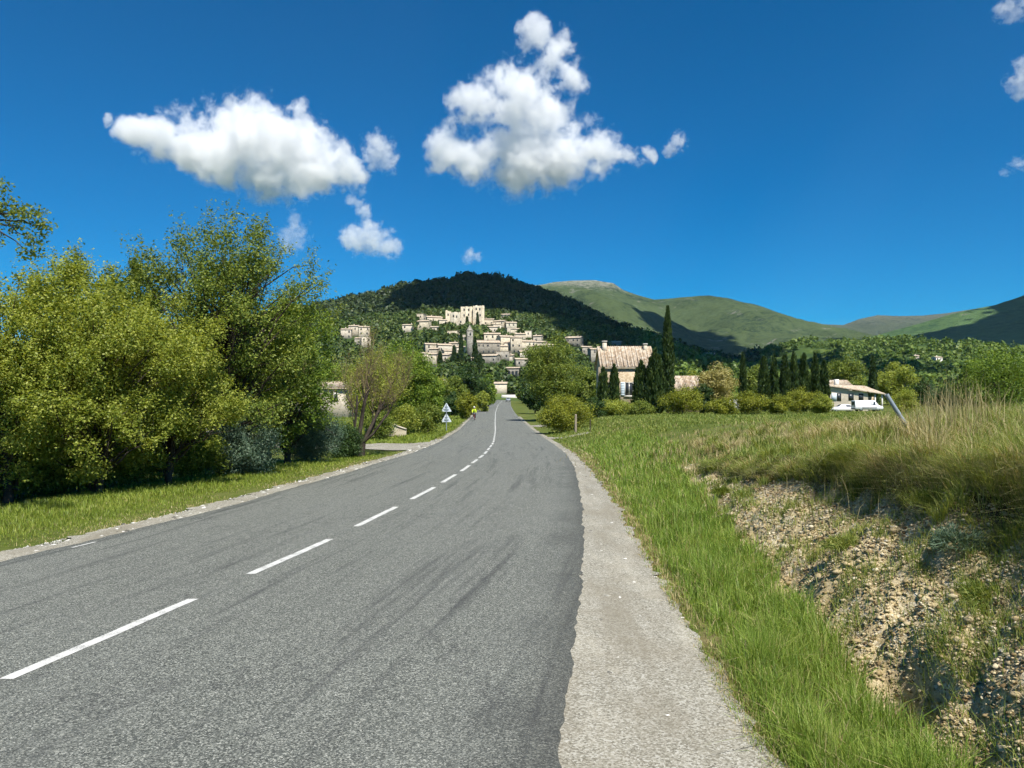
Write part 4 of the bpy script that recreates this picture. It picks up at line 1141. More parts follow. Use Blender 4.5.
# lush verge between the shoulder and the bank
Y = ysamp(75000, 3.2, 48, 1.5); sw = shoulder_w(Y)
top = np.interp(Y, [0, 6, 12, 20, 30, 48], [2.3, 2.4, 2.6, 3.1, 4.5, 5.5])
q = rg.beta(1.25, 1.35, len(Y)); u = sw - .06 + q * (top - sw + .06)
u += (fbm(Y * .9, Y * 0, 3, 4) - .5) * .3 * (q > .6)
X = xr(Y) + u
den = fbm(X * 1.6, Y * 1.6, 3, 12); k = (rg.uniform(0, 1, len(Y)) < .35 + (den - .3) * 2.4) & (soil_mask(X, Y) < .6)
X, Y, q, den = X[k], Y[k], q[k], den[k]
h = (.07 + .20 * sstep(0, .4, q)) * rg.uniform(.4, 1.35, len(Y)) * (.25 + den * 1.5); w = np.maximum(.006, Y * .0009) * rg.uniform(.7, 1.3, len(Y))
m = (rg.uniform(0, 1, len(X)) < .10) | ((q < .16) & (rg.uniform(0, 1, len(X)) < .5))
blades('dry_grass', X[m], Y[m], h[m] * .9, w[m], 'grass_dry', 'yellowed dead blades scattered in the green verge', rg, .6)
X, Y, h, w = X[~m], Y[~m], h[~m], w[~m]
blades('verge_grass', X, Y, h, w, 'grass', 'lush green grass strip between gravel shoulder and bank', rg, .45)
# olive grass on top of the bank and over the field
Y = ysamp(120000, 3.0, 62, 1.35); px = rg.uniform(560, 1150, len(Y)); X = (px - 512) / F * Y
u = edge_u(X, Y); top = np.interp(Y, [0, 6, 12, 20, 26, 40], [3.9, 3.9, 3.85, 3.3, 2.9, 1.2])
den = fbm(X * .7, Y * .7, 4, 19)
wb = ((fbm(X * .55 + 3, Y * .55, 3, 5) - .5) * .9 + (fbm(X * 2.2, Y * 2.2, 2, 9) - .5) * .3)
k = (u + wb > top + .14) & (rg.uniform(0, 1, len(Y)) < .4 + (den - .3) * 1.8)
X, Y, u, den = X[k], Y[k], u[k], den[k]
h = (.16 + .34 * den) * rg.uniform(.4, 1.35, len(Y)) * np.interp(Y, [3, 14, 30], [1, .85, .5]); w = np.maximum(.005, Y * .00085) * rg.uniform(.7, 1.3, len(Y))
dry = fbm(X * .5 + 40, Y * .5, 3, 77) + rg.normal(size=len(X)) * .09
m = dry > .655
blades('bank_grass', X[~m], Y[~m], h[~m], w[~m], 'grass_field', 'olive green grass growing over the bank top and field', rg, .5)
blades('dry_grass', X[m], Y[m], h[m] * 1.15, w[m], 'grass_dry', 'straw coloured dry grass among the green on the bank', rg, .5)
# hanging fringe over the lip
Y = ysamp(16000, 3.0, 21, 1.3)
lip = np.interp(Y, [0, 6, 12, 20], [4.0, 4.0, 3.95, 3.5]); X = xr(Y) + lip + rg.normal(size=len(Y)) * .08 + .10
wob = (fbm(X * .55 + 3, Y * .55, 3, 5) - .5) * .9 + (fbm(X * 2.2, Y * 2.2, 2, 9) - .5) * .3
X = X - wob
k = rg.uniform(0, 1, len(Y)) < .25 + fbm(X * 2, Y * 2, 3, 14) ; X, Y = X[k], Y[k]
blades('lip_grass', X, Y, rg.uniform(.10, .30, len(Y)), np.maximum(.005, Y * .0008), 'scrub', 'grey olive scrub hanging over the lip of the bank', rg, 1.1, .9)
# tussocks: along the lip, and standing about the plateau
def lipx(Y, off):
    X = xr(Y) + 4.05 + off
    for _ in range(4):
        wb = ((fbm(X * .55 + 3, Y * .55, 3, 5) - .5) * .9 + (fbm(X * 2.2, Y * 2.2, 2, 9) - .5) * .3)
        X = xr(Y) + np.interp(Y, [0, 6, 12, 20], [4.05, 4.05, 4.0, 3.5]) + off - wb
    return X
N = 230; Y = ysamp(N, 3.6, 21, 1.2); X = lipx(Y, np.abs(rg.normal(size=N)) * .22)
tussocks('lip_tussocks', X, Y, rg.integers(60, 170, N), rg.uniform(.06, .16, N), rg.uniform(.18, .40, N), 'grass_field', 'arching green tussocks along the lip of the bank', rg, 1.0)
N = 90; Y = ysamp(N, 4.5, 12, 1.3); X = lipx(Y, rg.uniform(-.16, .08, N))
tussocks('lip_tussocks', X, Y, rg.integers(40, 110, N), rg.uniform(.04, .11, N), rg.uniform(.12, .3, N), 'grass_field', 'small tufts clinging to the steep lip of the bank', rg, 1.2)
N = 110; Y = ysamp(N, 3.6, 21, 1.2); X = lipx(Y, np.abs(rg.normal(size=N)) * .3)
tussocks('dry_tussocks', X, Y, rg.integers(40, 120, N), rg.uniform(.05, .14, N), rg.uniform(.18, .42, N), 'grass_dry', 'pale dry tussocks along the lip of the bank', rg, 1.0)
N = 420; Y = ysamp(N, 5, 34, 1.01); px = rg.uniform(620, 1080, N); X = (px - 512) / F * Y; k = edge_u(X, Y) > 4.3; X, Y = X[k], Y[k]; N = len(X)
tussocks('plateau_tussocks', X, Y, rg.integers(40, 110, N), rg.uniform(.08, .22, N), rg.uniform(.25, .55, N), 'grass_field', 'green tussocks standing out of the bank top grass', rg, .8)
N = 200; Y = ysamp(N, 8, 34, 1.01); px = np.concatenate([rg.normal(690, 45, 70), rg.normal(830, 35, 60), rg.normal(950, 45, 70)]); X = (px - 512) / F * Y; k = edge_u(X, Y) > 4.2; X, Y = X[k], Y[k]; N = len(X)
tussocks('dry_tussocks', X, Y, rg.integers(40, 110, N), rg.uniform(.08, .25, N), rg.uniform(.25, .6, N), 'grass_dry', 'pale dry tussocks standing out of the bank top grass', rg, .7)
# tufts on the stony face
tc = []
for _ in range(180):
    y_ = ysamp(1, 4, 21, 1.2)[0]; u_ = rg.uniform(2.5, 4.0)
    nn = rg.integers(25, 150); r_ = rg.uniform(.04, .2)
    tc.append(np.stack([xr(y_) + u_ + rg.normal(size=nn) * r_, y_ + rg.normal(size=nn) * r_ * 1.4], 1))
tc = np.concatenate(tc); 
blades('bank_tufts', tc[:, 0], tc[:, 1], rg.uniform(.06, .22, len(tc)), np.maximum(.005, tc[:, 1] * .0007), 'grass_field', 'sparse grass tufts on the stony bank face', rg, .6)
# tall straw stalks on the bank top
Y = rg.uniform(9.0, 17, 1500); px = np.concatenate([rg.normal(955, 30, 560), rg.normal(850, 45, 400), rg.normal(950, 70, 540)]); X = (px - 512) / F * Y
blades('dry_stalks', X, Y, rg.uniform(.15, 1, 1500) ** 1.5 * 1.25 * np.interp(px, [800, 900, 950, 985, 1024], [.5, .6, 1.0, .8, .45]), rg.uniform(.005, .011, 1500), 'grass_dry', 'tall pale dry stalks standing on the bank top', rg, .28, .35)
Y = rg.uniform(20, 34, 2600); px = np.concatenate([rg.normal(690, 40, 1600), rg.normal(790, 30, 1000)]); X = (px - 512) / F * Y
blades('dry_stalks', X, Y, rg.uniform(.15, .36, 2600), rg.uniform(.012, .028, 2600), 'grass_dry', 'pale dry grass patch at the far end of the bank', rg, .35, .3)
# far field right, out to the bushes
Y = ysamp(90000, 42, 130, 1.2); px = rg.uniform(548, 1060, len(Y)); X = (px - 512) / F * Y; k = edge_u(X, Y) > .7
X, Y = X[k], Y[k]
blades('field_grass', X, Y, rg.uniform(.08, .26, len(X)), Y * .0009, 'grass_field', 'green grass of the field in front of the stone house', rg, .5)
# left verge
Y = ysamp(110000, 6.5, 60, 1.4); l_ = np.interp(Y, [0, 10, 30, 60], [.75, .6, .45, .4])
q = rg.uniform(0, 1, len(Y)); X = xr(Y) - road_w(Y) - l_ * rg.uniform(.6, 1.1, len(Y)) - q * np.interp(Y, [6, 10, 16, 30, 60], [4, 4.2, 4.5, 4, 5])
k = ~((Y > 38.5) & (Y < 54) & (X > -16)); k &= rg.uniform(0, 1, len(Y)) < sstep(.0, .3, q + fbm(X, Y, 3, 3) - .4)
X, Y, q = X[k], Y[k], q[k]
m = rg.uniform(0, 1, len(X)) < .08 + .45 * sstep(.25, .0, q)
blades('dry_grass', X[m], Y[m], rg.uniform(.02, .09, m.sum()), np.maximum(.006, Y[m] * .0007), 'grass_dry', 'dry yellowed grass along the left gravel edge', rg, .6)
X, Y, q = X[~m], Y[~m], q[~m]
blades('verge_grass', X, Y, (.03 + .10 * sstep(.05, .6, q)) * rg.uniform(.4, 1.5, len(Y)), np.maximum(.006, Y * .0007), 'grass_short', 'short green grass verge along the left edge of the road', rg, .5)
Y = ysamp(60000, 50, 230, 1.2); px = rg.uniform(250, 512, len(Y)); X = (px - 512) / F * Y; k = -(edge_u(X, Y) + road_w(Y)) > .7
X, Y = X[k], Y[k]
blades('meadow_grass', X, Y, rg.uniform(.1, .3, len(X)), Y * .0010, 'grass_short', 'green meadow grass left of the road beyond the gravel lane', rg, .5)

M['clod_tar'] = plain('tar crumbs', (.06, .06, .056), .9, .2, 0, .3, 20)
# loose stones on the bank face and by the road
def stones(name, X, Y, size, mat, label):
    n = len(X); rng = rg
    base = np.array([(1, 0, 0), (-1, 0, 0), (0, 1, 0), (0, -1, 0), (0, 0, 1), (0, 0, -1), (.62, .62, .5), (-.62, .62, .5), (-.62, -.62, .5), (.62, -.62, .5)], float)
    fc = np.array([(4, 6, 7), (4, 7, 8), (4, 8, 9), (4, 9, 6), (0, 6, 9), (2, 7, 6), (1, 8, 7), (3, 9, 8), (0, 2, 6), (2, 1, 7), (1, 3, 8), (3, 0, 9), (5, 2, 0), (5, 1, 2), (5, 3, 1), (5, 0, 3)])
    ph = rng.uniform(0, 6.28, n); c, s = np.cos(ph), np.sin(ph)
    v = base[None] * rng.uniform(.65, 1.3, (n, 10, 1)) * np.stack([rng.uniform(.7, 1.4, n), rng.uniform(.6, 1.1, n), rng.uniform(.4, .8, n)], 1)[:, None, :] * size[:, None, None]
    vx = v[..., 0] * c[:, None] - v[..., 1] * s[:, None]; vy = v[..., 0] * s[:, None] + v[..., 1] * c[:, None]
    v = np.stack([vx + X[:, None], vy + Y[:, None], v[..., 2] + (T(X, Y) + size * .18)[:, None]], -1)
    f = (fc[None] + (np.arange(n) * 10)[:, None, None]).reshape(-1, 3)
    return setp(npmesh(name, v.reshape(-1, 3), f, mat), label, 'stones', kind='stuff')
t = NT('limestone'); col = t.ramp(t.math('ADD', t.math('MULTIPLY', t.island(), .7), t.math('MULTIPLY', t.noise(t.pos(), 30, 4), .3)), [(.15, (.33, .26, .145)), (.5, (.49, .41, .26)), (.9, (.62, .55, .40))])
M['limestone'] = t.done(t.bsdf(col, .9, .15))
Y = ysamp(30000, 3.6, 23, 1.3); X = xr(Y) + rg.uniform(2.4, 4.0, len(Y))
k = (rg.uniform(0, 1, len(Y)) < soil_mask(X, Y) * (.25 + .75 * sstep(.40, .62, fbm(X * 1.3, Y * 1.3, 3, 55)))) & (np.hypot((X - 2.95) / .4, (Y - 5.7) / .65) > 1); X, Y = X[k], Y[k]
stones('bank_stones', X, Y, np.exp(rg.normal(-4.95, .55, len(X))) * (1 + Y * .05), M['limestone'], 'pale limestone rubble lying on the cut bank')
t = NT('earth clods'); col = t.ramp(t.math('ADD', t.math('MULTIPLY', t.island(), .8), t.math('MULTIPLY', t.noise(t.pos(), 40, 4), .2)), [(.1, (.13, .085, .04)), (.5, (.33, .25, .13)), (.9, (.52, .43, .26))])
M['clods'] = t.done(t.bsdf(col, .95, .1))
Y = ysamp(42000, 3.6, 16, 1.5); X = xr(Y) + rg.uniform(2.4, 4.1, len(Y)); k = rg.uniform(0, 1, len(Y)) < soil_mask(X, Y); X, Y = X[k], Y[k]
stones('bank_clods', X, Y, np.exp(rg.normal(-5.0, .5, len(X))) * (1 + Y * .05), M['clods'], 'crumbled brown earth clods on the cut bank')
Y = ysamp(75000, 3, 40, 1.7); X = xr(Y) + rg.beta(.75, .95, len(Y)) * shoulder_w(Y) * 1.1 - .09
t = NT('grit'); col = t.ramp(t.island(), [(.1, (.10, .095, .08)), (.5, (.31, .30, .255)), (.95, (.66, .645, .59))])
M['grit'] = t.done(t.bsdf(col, .9, .15))
stones('shoulder_stones', X, Y, np.exp(rg.normal(-4.98, .45, len(X))) * (1 + Y * .03), M['grit'], 'small loose stones on the gravel shoulder')
Y = ysamp(5000, 3.2, 26, 1.6); X = xr(Y) + rg.normal(size=len(Y)) * .07 + .01
stones('road_grit', X, Y, np.exp(rg.normal(-5.1, .4, len(X))) * (1 + Y * .03), M['clod_tar'], 'crumbs of broken asphalt and grit along the right road edge')
Y = ysamp(30000, 8, 55, 1.5); X = xr(Y) - road_w(Y) - rg.beta(1.1, 1.4, len(Y)) * .8 + .06
stones('edge_stones', X, Y, np.exp(rg.normal(-4.85, .5, len(X))) * (1 + Y * .03), M['grit'], 'loose pale stones along the left road edge')

# ------------------------------------------------------------------ the stone house and its neighbours
def big_house():
    Y = 110.0; s = Y / F
    X0, X1 = (602 - 512) * s, (654 - 512) * s; xm = (X0 + X1) / 2; w = X1 - X0; d = 7.5
    zg = float(T(xm, Y)); zt = P(628, 347, Y + 3.75)[2]; ze = P(628, 366, Y)[2]
    root = empty('stone_house', (xm, Y, zg), 'two storey stone house with pale tiled roof behind dark cypresses', 'house')
    hw = ze - zg; rise = zt - ze
    mb = MB(); mb.box((0, d / 2, hw / 2 - .5), (w, d, hw + 1))
    for sx in (-1, 1):
        mb.add([(sx * w / 2, 0, hw), (sx * w / 2, d, hw), (sx * w / 2, d / 2, hw + rise - .05)], [(0, 1, 2)])
    mb.build('wall', M['wall_house'], root)
    # band of wall stone under the eaves
    mb = MB(); mb.box((0, -.05, hw - .25), (w + .1, .1, .3)); mb.build('eaves_cornice', M['wall_house'], root)
    # roman tiles: a corrugated sheet
    xs = np.linspace(-w / 2 - .3, w / 2 + .3, 261); zz = .07 * np.abs(np.sin(np.arange(261) * math.pi / 10))
    V = []
    ov = .32
    for (yy, zb_) in ((-ov, hw - rise / (d / 2) * ov), (d / 2, hw + rise), (d + ov, hw - rise / (d / 2) * ov)):
        V.append(np.stack([xs, np.full(261, yy), zb_ + zz + .08], 1))
    V2 = [a - np.array([0, 0, .16]) for a in V]
    idx = np.arange(261 * 3).reshape(3, 261)
    q = np.stack([idx[:-1, :-1], idx[:-1, 1:], idx[1:, 1:], idx[1:, :-1]], -1).reshape(-1, 4)
    V2f = np.concatenate(V2); V2f[:, 2] = np.concatenate([np.full(261, hw - rise / (d / 2) * ov - .08), np.full(261, hw + rise - .08), np.full(261, hw - rise / (d / 2) * ov - .08)])
    n = 261 * 3; edge = [(0, 1, 1, 0)]
    e1 = np.stack([idx[0, :-1], idx[0, 1:], idx[0, 1:] + n, idx[0, :-1] + n], 1)
    e2 = np.stack([idx[:-1, 0], idx[1:, 0], idx[1:, 0] + n, idx[:-1, 0] + n], 1); e3 = np.stack([idx[:-1, -1], idx[1:, -1], idx[1:, -1] + n, idx[:-1, -1] + n], 1)
    rf = npmesh('roof', np.concatenate([np.concatenate(V), V2f]), [q, (q + n)[:, ::-1], e1, e2, e3], M['tile'], root)
    for cx, hh, cw in ((-w / 2 + .75, 1.15, .62), (w / 2 - .7, .75, .5)):
        mb = MB(); mb.box((cx, d * .42, hw + rise + hh / 2 - .8), (cw, cw, hh + .4)); c = mb.build('chimney', M['wall_pale'], rf)
        m2 = MB(); m2.box((cx, d * .42, hw + rise + hh - .36), (cw + .14, cw + .14, .12)); m2.build('chimney_cap', M['wall_white'], c)
    def win(x, z, ww, wh, sh=True):
        m = MB(); m.box((x, -.03, z), (ww, .1, wh)); f = m.build('window', M['dark_window'], root)
        m = MB()
        for dx in (-ww / 2, 0, ww / 2): m.box((x + dx, -.10, z), (.06, .05, wh))
        for dz in (-wh / 2, wh / 2): m.box((x, -.102, z + dz), (ww + .06, .05, .06))
        m.build('frame', M['wall_white'], f)
        m = MB(); m.box((x, -.12, z - wh / 2 - .1), (ww + .3, .22, .1)); m.build('sill', M['wall_white'], f)
        if sh:
            for sx in (-1, 1):
                m = MB(); m.box((x + sx * (ww * .78 + .02), -.08, z), (ww * .5, .06, wh + .1))
                for q_ in range(8): m.box((x + sx * (ww * .78 + .02), -.12, z - wh / 2 + (q_ + .5) * wh / 8), (ww * .42, .03, wh / 14))
                m.build('shutter', M['shutter'], root)
    L = lambda x, y: (P(x, y, Y)[0] - xm, P(x, y, Y)[2] - zg)
    x, z = L(629, 389); win(x, z, 1.15, 1.9)
    x, z = L(610, 389); win(x, z, 1.0, 1.8)
    x, z = L(648, 389); win(x, z, 1.0, 1.8)
    m = MB(); x, z = L(605, 402); m.box((x, -.04, 1.1), (1.1, .1, 2.2)); m.build('door', M['wood'], root)
big_house()

def simple_house(name, label, x0, x1, yt, ye, Y, d, wall, wins=(), shut=True):
    s = Y / F; X0, X1 = (x0 - 512) * s, (x1 - 512) * s; xm = (X0 + X1) / 2; w = X1 - X0
    zg = float(T(xm, Y)); ze = P(512, ye, Y)[2]; zt = P(512, yt, Y + d / 2)[2]
    root = empty(name, (xm, Y, zg), label, 'house'); hw = ze - zg; rise = max(.6, zt - ze)
    mb = MB(); mb.box((0, d / 2, hw / 2 - .5), (w, d, hw + 1))
    for sx in (-1, 1): mb.add([(sx * w / 2, 0, hw), (sx * w / 2, d, hw), (sx * w / 2, d / 2, hw + rise - .05)], [(0, 1, 2)])
    mb.build('wall', M[wall], root)
    n = 121; xs = np.linspace(-w / 2 - .3, w / 2 + .3, n); zz = .06 * np.abs(np.sin(np.arange(n) * math.pi / 6)); ov = .4; zl = hw - rise / (d / 2) * ov
    V = np.concatenate([np.stack([xs, np.full(n, yy), zb + zz + .08], 1) for yy, zb in ((-ov, zl), (d / 2, hw + rise), (d + ov, zl))])
    B = V.copy(); B[:, 2] = np.repeat([zl - .06, hw + rise - .06, zl - .06], n)
    idx = np.arange(n * 3).reshape(3, n); q = np.stack([idx[:-1, :-1], idx[:-1, 1:], idx[1:, 1:], idx[1:, :-1]], -1).reshape(-1, 4); m_ = n * 3
    ed = [np.stack([idx[0, :-1], idx[0, 1:], idx[0, 1:] + m_, idx[0, :-1] + m_], 1)]
    for c in (0, -1): ed.append(np.stack([idx[:-1, c], idx[1:, c], idx[1:, c] + m_, idx[:-1, c] + m_], 1))
    rf = npmesh('roof', np.concatenate([V, B]), [q, (q + m_)[:, ::-1]] + ed, M['tile'], root)
    for x, y, ww, wh in wins:
        p = P(x, y, Y); m = MB(); m.box((p[0] - xm, -.03, p[2] - zg), (ww, .1, wh)); f = m.build('window', M['dark_window'], root)
        m = MB()
        for dx in (-ww / 2, 0, ww / 2): m.box((p[0] - xm + dx, -.1, p[2] - zg), (.07, .05, wh))
        m.build('frame', M['wall_white'], f)
        for sx in (-1, 1) if shut else ():
            m = MB(); m.box((p[0] - xm + sx * ww * .8, -.07, p[2] - zg), (ww * .5, .06, wh)); m.build('shutter', M['shutter'], root)
    return root
simple_house('stone_annex', 'low annex with pale tiled roof right of the tallest cypress', 672, 701, 376.5, 388, 112, 5, 'wall_house', [(688, 394, .8, 1.0)])
simple_house('white_house', 'low white house with tiled roof left of the bare tree', 284, 347, 382.5, 387.5, 96, 8, 'wall_pale', [(316.5, 396, 1.1, 1.9), (298, 396, 1.0, 1.3), (334, 396, 1.0, 1.3)], False)

def gable_wall():
    Y = 62.0; x = 378; X = (x - 512) / F * Y; zg = float(T(X, Y)); s = Y / F
    root = empty('stone_wall', (X, Y, zg), 'pale stone garden wall with peaked end behind the bare tree', 'wall', rz=.1)
    ztop = P(378, 413, Y)[2] - zg
    pk = [(-1.0, -.5), (2.3, -.5), (2.3, ztop * .3), (1.6, ztop * .42), (.8, ztop * .62), (.35, ztop * .85), (0, ztop), (-.35, ztop * .9), (-1.0, ztop * .5)]
    mb = MB(); mb.prism(pk, -.22, .22); mb.build('wall', M['wall_cream'], root)
    mb = MB()
    for i in range(2, 8):
        a, b = np.array(pk[i]), np.array(pk[i + 1]); c = (a + b) / 2; L_ = np.linalg.norm(a - b)
        mb.box((c[0], 0, c[1] + .05), (L_ + .02, .56, .1), 0, math.atan2(-(b - a)[1], (b - a)[0]))
    mb.build('coping', M['wall_pale'], root)
gable_wall()

def white_wall():
    Y = 404.0; X = (510.5 - 512) / F * Y; zg = float(T(X, Y))
    root = empty('roadside_wall', (X, Y, zg), 'low white wall across the far end of the road', 'wall')
    mb = MB(); mb.box((0, 0, .3), (9.5, .5, 2.6)); mb.build('wall', M['wall_white'], root)
    mb = MB(); mb.box((0, 0, 1.68), (9.8, .7, .16)); mb.build('coping', M['wall_pale'], root)
white_wall()

def farm():
    Y = 150.0; s = Y / F; X0, X1 = (827 - 512) * s, (884 - 512) * s; w = X1 - X0; xm = (X0 + X1) / 2
    zg = float(T(xm, Y)) ; L = lambda x, y: (P(x, y, Y)[0] - xm, P(x, y, Y)[2] - zg)
    root = empty('farm_building', (xm, Y, zg), 'long pale farm building with sloping tan roof and open porch', 'building')
    d = 9.0
    xa, za = L(829, 387); xb, zb = L(868, 393)
    mb = MB()
    mb.prism([(xa, -1), (xb, -1), (xb, zb), (xa, za)], 0, d); mb.build('wall', M['wall_pale'], root)
    # mono-pitched roof falling towards the right, with deep porch
    x1_, z1_ = L(826, 385); x2_, z2_ = L(884, 393.5); xt, zt = L(884, 385)
    n = 101; ys = np.linspace(-.5, d + .5, 3)
    mb = MB(); mb.add([(x1_, -.6, z1_), (x2_, -.6, z2_), (x2_, d * .9, zt), (x1_, d * .9, z1_ + .5)], [(0, 1, 2, 3)])
    mb.add([(x1_, -.6, z1_ - .2), (x2_, -.6, z2_ - .2), (x2_, d * .9, zt - .2), (x1_, d * .9, z1_ + .3)], [(3, 2, 1, 0)])
    mb.add([(x1_, -.6, z1_), (x2_, -.6, z2_), (x1_, -.6, z1_ - .2), (x2_, -.6, z2_ - .2)], [(0, 2, 3, 1)])
    mb.build('roof', M['tile'], root)
    mb = MB(); xc, zc = L(843, 384); mb.box((xc, 3, zc + .2), (.7, .7, 1.6)); mb.build('chimney', M['wall_white'], root)
    for px in (875, 882):
        mb = MB(); x, z = L(px, 394.5); mb.box((x, 0, z / 2), (.22, .22, z)); mb.build('porch_post', M['wall_white'], root)
    mb = MB(); x, z = L(876, 400); mb.box((x, d * .5, z * .5), (3.2, .3, z * 1.6)); mb.build('porch_back_wall', M['wall_house'], root)
    for px, ww, hh, mt in ((834, 1.0, 1.5, 'shutter'), (839, .8, 1.5, 'dark_window'), (851, 1.0, 1.3, 'dark_window'), (861, .9, 1.3, 'dark_window')):
        mb = MB(); x, z = L(px, 397); mb.box((x, -.03, z), (ww, .12, hh)); mb.build('window' if mt != 'shutter' else 'shutter', M[mt], root)
    X2 = (838 - 512) / F * 168
    r2 = simple_house('farm_annex', 'low tiled wing behind the left end of the farm building', 822, 852, 380.5, 386, 170, 6, 'wall_pale')
farm()

# ------------------------------------------------------------------ vehicles
def vehicle(name, label, loc, rz, paint, van=False, group=None):
    root = empty(name, loc, label, 'van' if van else 'car', group, rz)
    Lh, W = (2.5, 1.9) if van else (2.1, 1.72)
    # cross sections along x: (x, half width at sill, sill z, belt z, roof z, half width roof)
    if van:
        S = [(-2.5, .86, .42, 1.0, 1.86, .80), (-2.42, .93, .32, 1.05, 1.95, .84), (0.6, .95, .3, 1.05, 1.98, .85), (1.0, .95, .3, 1.05, 1.93, .82), (1.75, .94, .3, 1.06, 1.12, .78), (2.3, .90, .32, .92, .95, .74), (2.5, .80, .42, .75, .78, .66)]
    else:
        S = [(-2.08, .74, .42, .78, .82, .62), (-1.95, .82, .32, .90, 1.0, .64), (-1.45, .86, .28, .95, 1.36, .60), (-.6, .87, .26, .94, 1.46, .60), (.25, .87, .26, .93, 1.42, .60), (.95, .87, .26, .93, .98, .66), (1.75, .83, .3, .80, .84, .66), (2.08, .70, .42, .62, .66, .55)]
    rings = []
    for x, hw, sz, bz, rz_, rw in S:
        rings.append([(x, -hw * .9, sz), (x, -hw, sz + .14), (x, -hw, bz - .06), (x, -hw * .96, bz), (x, -rw, rz_ - .05), (x, -rw * .8, rz_), (x, rw * .8, rz_), (x, rw, rz_ - .05), (x, hw * .96, bz), (x, hw, bz - .06), (x, hw, sz + .14), (x, hw * .9, sz)])
    V = np.array(rings); m, n = V.shape[:2]
    idx = np.arange(m * n).reshape(m, n)
    q = np.concatenate([np.stack([idx[:-1, j], idx[:-1, (j + 1) % n], idx[1:, (j + 1) % n], idx[1:, j]], 1) for j in range(n)])
    mb = MB(); mb.add(V.reshape(-1, 3), q); mb.poly(V[0][::-1]); mb.poly(V[-1])
    mb.build('body', paint, root)
    # glass panels a few millimetres proud of the body
    def quadpanel(nm, a, b, sgn, z0, z1, ins=.08):
        def at(x, f):
            i = max(0, min(m - 2, np.searchsorted([s_[0] for s_ in S], x) - 1)); t_ = (x - S[i][0]) / (S[i + 1][0] - S[i][0])
            lo = V[i][3] * (1 - t_) + V[i + 1][3] * t_; hi = V[i][4] * (1 - t_) + V[i + 1][4] * t_
            p = lo * (1 - f) + hi * f; return np.array([x, sgn * (abs(p[1]) + .006), p[2]])
        g = MB(); g.add([at(a, z0), at(b, z0), at(b - (.12 if b > 0 else 0), z1), at(a + (.1 if a < -.9 else 0), z1)], [(0, 1, 2, 3)]); g.build(nm, M['glass'], root)
    for sg in (-1, 1):
        if van:
            quadpanel('side_window', .35, 1.12, sg, .08, .8)
            st = MB(); st.box((0, sg * .955, .62), (2.6, .03, .14)); st.build('side_moulding', M['rubber'], root)
        else:
            quadpanel('side_window', -1.35, -.42, sg, .08, .85); quadpanel('side_window', -.36, .55, sg, .08, .85)
    fr = (3, 4) if van else (4, 5)
    a, b = V[fr[0]], V[fr[1]]; off = np.array([.02, 0, .02])
    g = MB(); g.add([a[5] * .92 + b[5] * .08 + off, a[6] * .92 + b[6] * .08 + off, a[6] * .1 + b[6] * .9 + off, a[5] * .1 + b[5] * .9 + off], [(0, 1, 2, 3)]); g.build('windscreen', M['glass'], root)
    g = MB(); zz = (1.1, 1.7) if van else (.95, 1.27); xx = (-2.53, -2.53) if van else (-1.97, -1.56)
    g.add([(xx[0], -.6, zz[0]), (xx[0], .6, zz[0]), (xx[1], .52, zz[1]), (xx[1], -.52, zz[1])], [(0, 1, 2, 3)]); g.build('rear_window', M['glass'], root)
    for sx in ((-1.5, 1.55) if van else (-1.3, 1.32)):
        for sy in (-1, 1):
            mb = MB(); y0 = sy * (W / 2 - .16)
            mb.lathe([(.19, -.1), (.30, -.1), (.33, -.06), (.33, .06), (.30, .1), (.19, .1)], 20, 'y', (sx, y0, .33)); wh = mb.build('wheel', M['rubber'], root, True)
            mb = MB(); mb.lathe([(.02, .08), (.12, .085), (.19, .1), (.19, -.1), (.02, -.08)], 14, 'y', (sx, y0, .33)); mb.build('rim', M['steel'], wh)
    e_ = S[-1]
    for sy in (-1, 1):
        mb = MB(); mb.box((e_[0] - .06, sy * e_[1] * .72, e_[3] - .02), (.18, .3, .13)); mb.build('headlight', M['lamp'], root)
        mb = MB(); mb.box((S[0][0] + .03, sy * S[0][1] * .8, S[0][3] - .05), (.1, .2, .2)); mb.build('tail_light', M['bike_red'], root)
    mb = MB(); mb.box((e_[0] + .0, 0, .48), (.12, e_[1] * 1.7, .16)); mb.box((S[0][0], 0, .48), (.12, S[0][1] * 1.7, .16)); mb.build('bumper', M['rubber'] if van else paint, root)
    return root
def gpos(x, Y, dz=0): X = (x - 512) / F * Y; return (X, Y, float(T(X, Y)) + dz)
vehicle('parked_van', 'white van with dark cab window parked before the farm porch', gpos(867, 136, .03), 0, M['car_white'], True)
vehicle('parked_car', 'small white car parked left of the white van at the farm', gpos(842, 140, .03), math.pi, M['car_white'])
vehicle('parked_car', 'white car behind yellow bushes near the pale yellow tree, left one', gpos(724, 118, .35), .1, M['car_white'])
vehicle('parked_van', 'white van behind yellow bushes near the pale yellow tree', gpos(741, 124, .1), .2, M['car_white'], True)
Yc = 300.; vehicle('road_car', 'grey car far away on the road by the village entrance', (float(xr(Yc)) - 1.0, Yc, float(zr(Yc)) + .02), -1.5, M['car_grey'])

